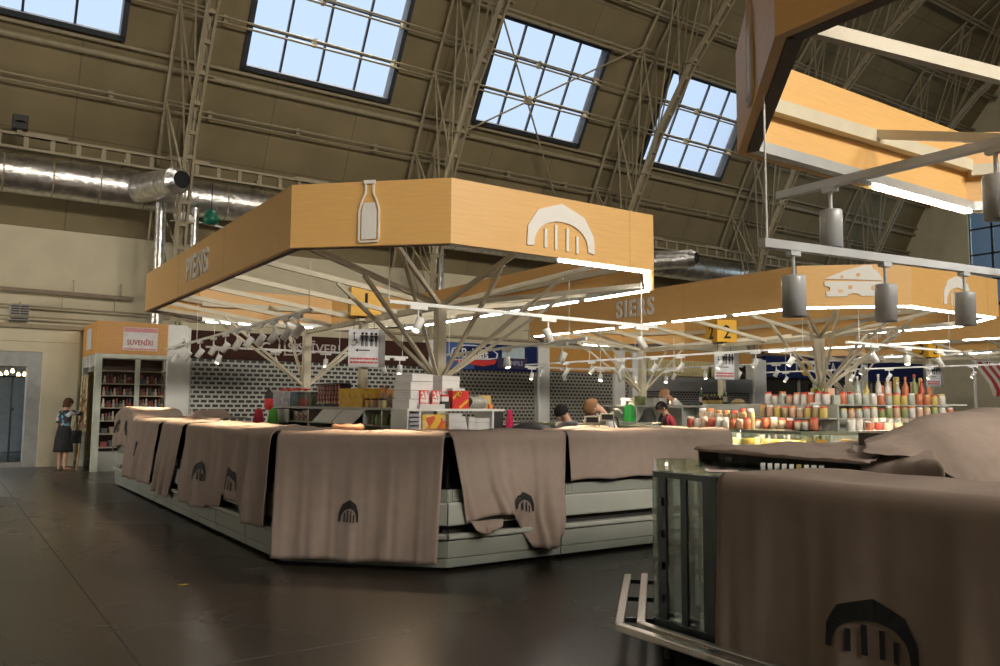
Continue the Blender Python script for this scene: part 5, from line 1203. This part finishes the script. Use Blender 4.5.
t=thing('security_camera','white security camera on the pillar beside the souvenir stall','camera',(4.86,SY-.14,3.05)); MB().box(-.06,.06,-.02,.1,.0,.1).build('mount',M['white'],t); m=MB(); m.tube([(0,0,.0),(-.08,-.16,-.06)],.055,12); m.build('body',M['white'],t); m=MB(); m.tube([(-.08,-.16,-.06),(-.09,-.18,-.068)],.045,12); m.build('lens',M['black'],t)
t=stall('dark brown fronted stall with a slotted roller shutter behind the PIENS kiosk',5.02,11.85,2.68,3.36,M['brown'],slot)
for k in range(2):
    m=MB(); pts=[]
    s=.27
    for i in range(25):
        a=2*pi*i/24; x=s*(16*sin(a)**3)/16; z=s*(13*cos(a)-5*cos(2*a)-2*cos(3*a)-cos(4*a))/16; q=(x,z) ; th=.75 if k==0 else -.75
        pts.append((2.0+k*.52+x*cos(th)-z*sin(th),-.02,3.03+x*sin(th)+z*cos(th)))
    m.tube(pts,.026,6); m.build('heart_outline',mat('pink_grey%d'%k,(.52,.44,.42),.5),t)
text('lettering','SKRĪVERI',(5.02+3.15,SY-.012,3.02),(1,0,0),(0,0,1),.36,mat('sign_grey_pink',(.52,.44,.42),.5),t,.004,.004,1.0)
MB().box(3.75,5.1,-.02,-.004,2.78,3.02).build('dark_plate',mat('slate_plate',(.02,.025,.035),.4),t)
t=stall('navy fronted dairy stall with a punched roller shutter, left of the grey pillar',11.95,15.55,2.62,3.42,M['navy'],hole)
MB().box(.0,1.25,-.012,-.002,2.64,3.40).build('pale_blue_panel',M['blue'],t)
m=MB(); A=[(-.85,-.02),(-.78,.20),(-.4,.32),(.1,.33),(.55,.27),(.85,.1),(.82,-.05)]; m.extr([(x,z) for x,z in A]+[(.5,-.10),(-.3,-.12),(-.82,-.2)],(1.25,-.014,3.04),(1,0,0),(0,0,1),.006); m.build('logo_shield',mat('logo_white',(.70,.74,.82),.4),t)
m=MB(); m.extr([(x*.93,z*.86+.01) for x,z in A]+[(.45,-.06),(-.3,-.08),(-.76,-.13)],(1.25,-.021,3.04),(1,0,0),(0,0,1),.004); m.build('logo_blue',M['navy'],t)
m=MB(); m.extr([(-.82,-.16),(-.3,-.11),(.5,-.12),(.8,-.08),(.72,-.22),(.35,-.30),(-.1,-.27),(-.5,-.2)],(1.25,-.022,3.04),(1,0,0),(0,0,1),.004); m.build('red_swoosh',M['red'],t)
text('lettering','Baltais',(11.95+1.25,SY-.03,3.1),(1,0,0),(0,0,1),.40,M['emblem'],t,.003,.006,.95)
MB().box(2.25,3.1,-.014,-.002,3.02,3.36).build('pale_picture',mat('pale_picture',(.50,.62,.66),.5),t)
MB().box(2.1,3.2,-.012,-.002,2.70,3.05).build('violet_panel',mat('violet_panel',(.035,.025,.08),.4),t)
text('lettering','JAUNPILS',(11.95+2.66,SY-.02,2.86),(1,0,0),(0,0,1),.19,mat('sign_lilac',(.45,.45,.58),.5),t,.002,.002,.95)
pillar('grey-white pillar right of the navy dairy stall',15.6,16.02)
t=stall('orange-brown fronted stall with a punched shutter behind the SIERS lettering',16.05,19.55,2.68,3.42,oakd,hole)
pillar('wide pale pillar between the brown stall and the beige signed stall',19.6,20.25)
t=stall('stall with a beige sign and a close-slotted shutter, behind the leaning person',20.3,25.9,2.1,2.62,M['greyband'],hole2)
MB().box(.05,3.1,-.03,.0,2.66,3.22).box(3.3,4.6,-.03,.0,2.66,3.18).build('beige_sign',M['beigesign'],t); MB().box(0,5.6,.0,.12,3.22,3.6).build('orange_fascia',oakd,t)
for z_,s_ in ((3.05,.20),(2.82,.17)):
    m=MB(); rr=random.Random(int(z_*100)); x=.75
    while x<2.5:
        l=rr.uniform(.05,.12); m.box(x,x+l*.35,-.034,-.03,z_-s_/2,z_+s_/2); m.box(x,x+l,-.034,-.03,z_-s_/2,z_-s_/2+.03); x+=l+.06
    m.build('faded_lettering',mat('faded_letters%d'%int(z_*100),(.42,.33,.14),.6),t)
pillar('pale pillar left of the navy stall with the yellow disc',26.0,26.7)
t=stall('navy fronted stall with a yellow disc in its name, at the far right',26.75,38.2,2.75,3.62,M['navy'],None)
text('lettering','M  RES TA',(26.75+3.2,SY-.012,3.2),(1,0,0),(0,0,1),.62,M['letters'],t,.004,.008,1.0)
m=MB(); m.extr(ring(0,0,.36,20),(2.47,-.012,3.2),(1,0,0),(0,0,1),.01); m.build('yellow_disc',M['yellow'],t)
m=MB(); m.extr(ring(0,0,.14,16),(2.47,-.024,3.2),(1,0,0),(0,0,1),.004); m.build('disc_centre',M['navy'],t)
MB().box(.1,11.4,.5,.55,.9,2.75).build('dark_window',mat('dark_shop_glass',(.012,.013,.014),.12),t); MB().box(0,11.45,.4,.6,0,.9).build('plinth',M['panel'],t)
m=MB()
for x in (.05,2.6,5.2,7.8,11.3): m.box(x,x+.10,.42,.5,.9,2.75)
m.box(0,11.4,.42,.5,1.8,1.86); m.build('mullion',M['panel2'],t)
for i in range(6):
    x=26.75+3.6+i*.55
    tag(MB().box(-.10,.10,-.02,.02,-.2,.2).build('price_board',M['emblem']),'small pale board hanging in the far navy stall window, %s from the left'%nth(i),'board','boards in the far stall window').location=(x,SY+.38,2.35)
# service pipes above the stalls
rail('grey pipe above the stall roofs behind the PIENS kiosk','service_pipe','pipe',(5.0,21.2,3.62),(26,21.2,3.62),.05,M['truss'],(.1,.3,.5))
# red and white striped awning
t=thing('striped_awning','red and white striped awning over a kiosk at the right edge','awning',(31.2,15.0,-.12))
aw=stripes('red_white_stripes',(.50,.04,.03),(.72,.66,.58),.62,0,.5)
m=MB(); m.grid(lambda u,v:(u*4.5-.3,-.6*(1-v)**1.3,2.35+1.05*v**.7),20,8); m.build('canvas',aw,t,solid=.02)
m=MB(); 
for i in range(15): m.extr([(i*.3-.3,.0),(i*.3,.0),(i*.3,-.16),(i*.3-.15,-.24),(i*.3-.3,-.16)],(0,-.6,2.35),(1,0,0),(0,0,1),.02)
m.build('valance',aw,t)
for x in (-.2,4.1): MB().box(x-.04,x+.04,-.04,.04,0,3.4).build('post',M['white'],t)
MB().box(-.3,4.2,0,.05,3.36,3.44).build('top_rail',M['white'],t)
t=thing('kiosk_counter','dark counter beneath the striped awning','counter',(31.2,15.0,0)); MB().box(-.2,4.2,-.2,.5,0,1.1).build('body',M['greyband'],t); MB().box(-.3,4.3,-.3,.55,1.1,1.15).build('worktop',M['panel2'],t); 
t=thing('fallen_leaf','small yellow leaf lying on the dark floor','leaf',(1.84,7.6,.003)); MB().extr([(-.04,0),(-.01,.02),(.03,.015),(.05,-.002),(.02,-.02),(-.02,-.015)],(0,0,0),(1,0,0),(0,1,0),.003).build('blade',mat('leaf_yellow',(.35,.25,.04),.7),t); MB().tube([(-.04,0,.002),(-.07,.01,.004)],.002,5).build('stem',M['brown'],t)
# ------------------------------------------------------------------ people
def skinned(name,chains,mt,parent,sub=2,root='pelvis'):
    """chains: lists of (joint, point, radius) sharing joints by name, one vertex per joint"""
    idx={};vs=[];rs=[];es=[]
    for ch in chains:
        prev=None
        for (j,p,r) in ch:
            if j not in idx: idx[j]=len(vs); vs.append(p); rs.append(r)
            if prev is not None and prev!=idx[j]: es.append((prev,idx[j]))
            prev=idx[j]
    me=bpy.data.meshes.new(name); me.from_pydata(vs,es,[]); me.materials.append(mt)
    o=bpy.data.objects.new(name,me); C.objects.link(o); o.parent=parent
    k=o.modifiers.new('skin','SKIN'); k.use_smooth_shade=True; k.branch_smoothing=.4
    if not me.skin_vertices: me.skin_vertices.new() if hasattr(me.skin_vertices,'new') else None
    d=me.skin_vertices[0].data
    for i,r in enumerate(rs):
        d[i].radius=(r,r) if not isinstance(r,tuple) else r; d[i].use_root=(i==idx.get(root,0))
    s=o.modifiers.new('sub','SUBSURF'); s.levels=s.render_levels=sub
    return o
def V(*a): return Vector(a)
def person(lab,loc,rz,H=1.65,lean=0.0,nod=0.2,armL=None,armR=None,top=None,bottom=None,hair=None,hairlen=.0,skirt=False,scale=1.0,apron=None):
    """facing +y locally; arm targets are hand positions in metres for a 1.65 m body"""
    t=thing('person',lab,'person',loc,rz)
    s=H/1.65
    S=lambda v:tuple(Vector(v)*s)
    Lx=Matrix.Rotation(-lean,3,'X')
    hip=V(0,0,.88)
    def up(v):  # torso points lean about the hips
        return hip+Lx@(V(*v)-hip)
    neck=up((0,-.01,1.40)); chin=neck+Lx@V(0,.02,.07); nd=Matrix.Rotation(-(lean+nod),3,'X')
    hc=chin+nd@V(0,.02,.07); ht=hc+nd@V(0,-.005,.05)
    chains=[[('pelvis',S((0,0,.92)),(.155*s,.11*s)),('waist',S(up((0,.0,1.06))),(.125*s,.095*s)),('chest',S(up((0,.0,1.24))),(.145*s,.105*s)),('neckbase',S(up((0,-.01,1.37))),(.075*s,.06*s)),('neck',S(chin),.05*s),('head',S(hc),(.072*s,.086*s)),('crown',S(ht),(.056*s,.066*s))]]
    hands=[]
    for side,tgt in ((-1,armL),(1,armR)):
        sh_=up((side*.17,0,1.33)); tg=V(*(tgt or (side*.27,.10,.80)))
        d=tg-sh_; L=min(d.length,.52); d=d.normalized(); tg=sh_+d*L
        mid=(sh_+tg)/2; bend=math.sqrt(max(0,.27**2-(L/2)**2)); pole=V(side*.4,-.5,-.7); pole=(pole-d*pole.dot(d)).normalized(); el=mid+pole*bend
        w=tg; f=(w-el).normalized(); n=f.cross(V(0,0,1)); n=n.normalized() if n.length>.1 else V(side,0,0)
        palm=w+f*.05; k='L' if side<0 else 'R'
        chains.append([('chest',None,None),('shoulder'+k,S(sh_),.052*s),('upper'+k,S(sh_.lerp(el,.5)),.043*s),('elbow'+k,S(el),.036*s),('fore'+k,S(el.lerp(w,.4)),.034*s),('wrist'+k,S(w),.024*s),('palm'+k,S(palm),(.034*s,.02*s))])
        for i,(off,ln) in enumerate(((-.027,.075),(-.009,.085),(.009,.08),(.026,.062))):
            b=palm+f*.035+n*off; a=b+f*ln*.5+V(0,0,-.008); c=b+f*ln*.9+V(0,0,-.028)
            chains.append([('palm'+k,None,None),('fa%d'%i+k,S(b),.010*s),('fb%d'%i+k,S(a),.009*s),('fc%d'%i+k,S(c),.007*s)])
        chains.append([('palm'+k,None,None),('ta'+k,S(palm-n*.04*side+f*.0),.011*s),('tb'+k,S(palm-n*.06*side+f*.035),.009*s)])
    for side in (-1,1):
        k='l' if side<0 else 'r'
        chains.append([('pelvis',None,None),('hip'+k,S((side*.09,0,.84)),.085*s),('thigh'+k,S((side*.095,.01,.66)),.075*s),('knee'+k,S((side*.10,.015,.47)),.055*s),('calf'+k,S((side*.10,-.015,.32)),.054*s),('ankle'+k,S((side*.10,-.02,.08)),.034*s),('heel'+k,S((side*.10,-.03,.04)),.036*s),('ball'+k,S((side*.11,.10,.028)),.03*s),('toe'+k,S((side*.112,.16,.022)),.02*s)])
    # resolve shared joints
    known={}
    out=[]
    for ch in chains:
        row=[]
        for (j,p,r) in ch:
            if p is not None: known[j]=(p,r)
            row.append((j,)+known[j])
        out.append(row)
    body=skinned('body',out,M['skin'],t)
    F=nd.to_4x4()
    def headpart(m,name,mt):
        o=m.build(name,mt,t); o.matrix_basis=Matrix.Translation(V(*S(hc)))@F@Matrix.Scale(s,4); return o
    m=MB(); m.lathe([(.0,-.03),(.012,-.026),(.016,-.012),(.007,.02),(.0,.03)],(0,.098,-.0),8); headpart(m,'nose',M['skin'])
    for sx in (-1,1):
        m=MB(); m.lathe([(0,-.006),(.009,-.002),(.009,.002),(0,.006)],(sx*.032,.085,.022),8); headpart(m,'eye',M['black'])
    m=MB(); m.box(-.022,.022,.078,.092,-.052,-.044); headpart(m,'mouth',mat('lips_'+lab[:12],(.40,.14,.11),.5))
    for sx in (-1,1):
        m=MB(); m.lathe([(0,-.03),(.012,-.02),(.014,.01),(.0,.03)],(sx*.083,-.0,.0),8); headpart(m,'ear',M['skin'])
    m=MB(); hl=hairlen
    def hf(u,v):
        a=2*pi*u; e=-.35-hl+v*(pi/2+.35+hl)
        front=max(0,sin(a)); 
        e=max(e,-.35-hl+ (0.62+hl)*front**.7) if front>0 else e
        r=.103
        ee=max(e,-.35)
        return (r*.93*cos(a)*cos(ee),r*1.16*sin(a)*cos(ee)-.006,.022+.118*sin(ee)-(max(0,-.35-e))*.16)
    m.grid(hf,24,12); headpart(m,'hair',hair or M['hairdark'])
    # clothing
    K=known
    def g(j,inc): 
        p,r=K[j]; r=tuple(x+inc for x in r) if isinstance(r,tuple) else r+inc; return (j,p,r)
    tp=[[g('pelvis',.02),g('waist',.025),g('chest',.02),('neckbase',S(up((0,-.01,1.375))),(.112*s,.09*s))]]
    for k in 'LR': tp.append([g('chest',.02),g('shoulder'+k,.018),g('upper'+k,.018),g('elbow'+k,.016)])
    skinned('blouse',tp,top,t)
    if skirt:
        m=MB(); m.lathe([(.235,.42),(.225,.5),(.205,.72),(.175,.90),(.135,1.02)],n=26)
        for i,p in enumerate(m.v):
            a=math.atan2(p[1],p[0]); f=1+.05*sin(a*7)*max(0,(1.0-p[2]))
            m.v[i]=(p[0]*s*f,p[1]*s*f*.82,p[2]*s)
        m.build('skirt',bottom,t,solid=.008)
    else:
        bt=[[g('waist',.015),g('pelvis',.022)]]
        for k in 'lr': bt.append([g('pelvis',.022),g('hip'+k,.015),g('thigh'+k,.016),g('knee'+k,.02),g('calf'+k,.018),g('ankle'+k,.026)])
        skinned('trousers',bt,bottom,t,root='pelvis')
    if apron: apron(t,s,up)
    return t
floral=patches('floral_print',[(.02,.02,.03),(.08,.36,.50),(.62,.60,.58),(.02,.02,.03),(.10,.30,.42),(.40,.36,.40),(.03,.03,.04),(.02,.02,.03)],12)
t=person('person in a turquoise floral blouse and black skirt, reaching up at the souvenir stall',(2.46,21.75,0),-math.radians(62),1.66,.05,.15,armR=(.12,.42,1.50),top=floral,bottom=mat('black_skirt',(.018,.017,.019),.85),hair=M['hairbrown'],hairlen=.5,skirt=True)
b=thing('black_handbag','black bag hanging beside the person in the floral blouse','bag',(2.70,21.55,.62)); m=MB(); m.grid(lambda u,v:((u-.5)*.2,.04*sin(pi*u)*cos(pi*v),.30*v),10,8); m.build('bag',M['black'],b,solid=.03); MB().tube([(-.06,0,.30),(-.05,.02,.5),(.05,.02,.5),(.06,0,.30)],.008,6).build('strap',M['black'],b)
wt=mat('white_shirt',(.72,.72,.72),.85,var=.04)
person('person with dark hair and a grey top bending down behind the PIENS counter',(7.62,9.35,0),1.7,1.64,.22,.7,top=mat('grey_top',(.20,.21,.23),.85),bottom=mat('dark_trousers',(.03,.03,.04),.9),hair=M['hairdark'])
def strap(t,s,up):
    m=MB(); m.tube([tuple(up((-.16,.0,1.40))*s),tuple(up((-.04,-.135,1.28))*s),tuple(up((.10,-.135,1.1))*s),tuple(up((.18,-.02,1.0))*s)],.012,6); m.build('apron_strap',M['dark'],t)
person('person with ginger hair in a white shirt with a dark strap, behind the scales',(7.72,8.46,0),1.0,1.80,.40,1.0,top=wt,bottom=mat('dark_trousers2',(.03,.03,.04),.9),hair=M['hairgrey'],apron=strap)
def vest(t,s,up):
    m=MB(); 
    for sx in (-1,1): m.tube([tuple(up((sx*.10,.02,1.385))*s),tuple(up((sx*.075,.135,1.28))*s),tuple(up((sx*.08,.135,1.02))*s)],.035,8)
    m.build('dark_edging',M['black'],t)
person('person with black hair in a crimson top, head bowed behind the SIERS left counter',(12.38,12.0,0),1.3,1.70,.22,.5,top=mat('crimson_top',(.33,.03,.06),.85),bottom=mat('dark_trousers3',(.03,.03,.04),.9),hair=M['hairdark'],hairlen=.2,apron=vest)
pl=thing('floor_platform','low wooden platform behind the SIERS middle shelf','platform',(14.6,13.9,0)); MB().box(-.6,.6,-.9,.9,.12,.30).build('boards',oakd,pl); MB().box(-.58,.58,-.85,-.75,0,.12).box(-.58,.58,.75,.85,0,.12).build('bearer',M['brown'],pl)
person('person in a white shirt leaning over behind the SIERS middle shelf',(14.75,13.75,.30),.98,1.88,.72,.1,armL=(-.2,.5,.95),armR=(.2,.5,.95),top=wt,bottom=mat('dark_trousers4',(.05,.05,.06),.9),hair=mat('sandy_hair',(.42,.22,.12),.6))
# ------------------------------------------------------------------ sky, lamps, camera
w=bpy.data.worlds.new('sky'); bpy.context.scene.world=w; w.use_nodes=True; t=w.node_tree; N=t.nodes; L=t.links
bg=N['Background']; tc=N.new('ShaderNodeTexCoord'); sp=N.new('ShaderNodeSeparateXYZ'); L.new(tc.outputs['Generated'],sp.inputs[0])
mr=N.new('ShaderNodeMapRange'); mr.interpolation_type='SMOOTHSTEP'; mr.inputs[1].default_value=.55; mr.inputs[2].default_value=-.75; L.new(sp.outputs[1],mr.inputs[0])
SKY_N=(.52,.665,.86,1); SKY_S=(44.0,40,34,1)
mx=N.new('ShaderNodeMix'); mx.data_type='RGBA'; mx.inputs[6].default_value=SKY_N; mx.inputs[7].default_value=SKY_S; L.new(mr.outputs[0],mx.inputs[0]); L.new(mx.outputs[2],bg.inputs[0]); bg.inputs[1].default_value=1.0
# daylight portals in the glazed openings of the sunny side and the right end
def portal(name,loc,nrm,sx,sy):
    ld=bpy.data.lights.new(name,'AREA'); ld.shape='RECTANGLE'; ld.size=sx; ld.size_y=sy; ld.cycles.is_portal=True
    o=bpy.data.objects.new(name,ld); C.objects.link(o); o.location=loc; z=-Vector(nrm).normalized(); x=Vector((1,0,0)) if abs(z.x)<.9 else Vector((0,1,0)); y=z.cross(x).normalized(); x=y.cross(z)
    o.matrix_world=Matrix(((x.x,y.x,z.x,loc[0]),(x.y,y.y,z.y,loc[1]),(x.z,y.z,z.z,loc[2]),(0,0,0,1)))
for k,xc in enumerate(WIN):
    if k in SHUT: continue
    portal('daylight',tuple(on_roof(xc,WL/2,.02,1)),wframe(1)[2],2*HW,WL)
portal('daylight',(XA+.02,(ly0+ly1)/2,lz/2),(1,0,0),ly1-ly0,lz)
portal('daylight',(XB-.02,(gy0+gy1)/2,(gz0+gz1)/2),(-1,0,0),gy1-gy0,gz1-gz0)
# camera
cd=bpy.data.cameras.new('camera'); cam=bpy.data.objects.new('camera',cd); C.objects.link(cam); bpy.context.scene.camera=cam
f,pitch,roll,yaw=822.3822,.0873,.0069,.5965
cd.sensor_fit='HORIZONTAL'; cd.sensor_width=36; cd.lens=f*36/1000; cd.clip_end=300; cd.clip_start=.05
fw=Vector((sin(yaw),cos(yaw),0)); rt=Vector((cos(yaw),-sin(yaw),0)); up=Vector((0,0,1))
Fw=fw*cos(pitch)+up*sin(pitch); Up=-fw*sin(pitch)+up*cos(pitch)
rc_=rt*cos(roll)+Up*sin(roll); uc=-rt*sin(roll)+Up*cos(roll)
cam.matrix_world=Matrix(((rc_.x,uc.x,-Fw.x,0),(rc_.y,uc.y,-Fw.y,0),(rc_.z,uc.z,-Fw.z,1.58),(0,0,0,1)))
sc=bpy.context.scene
sc.view_settings.view_transform='Standard'; sc.view_settings.look='None'; sc.view_settings.gamma=1; sc.view_settings.exposure=0.33; sc.view_settings.use_curve_mapping=False
sc.cycles.max_bounces=8; sc.cycles.transparent_max_bounces=16; sc.cycles.diffuse_bounces=5; sc.cycles.sample_clamp_indirect=6; sc.cycles.use_denoising=True; sc.cycles.caustics_reflective=False; sc.cycles.caustics_refractive=False
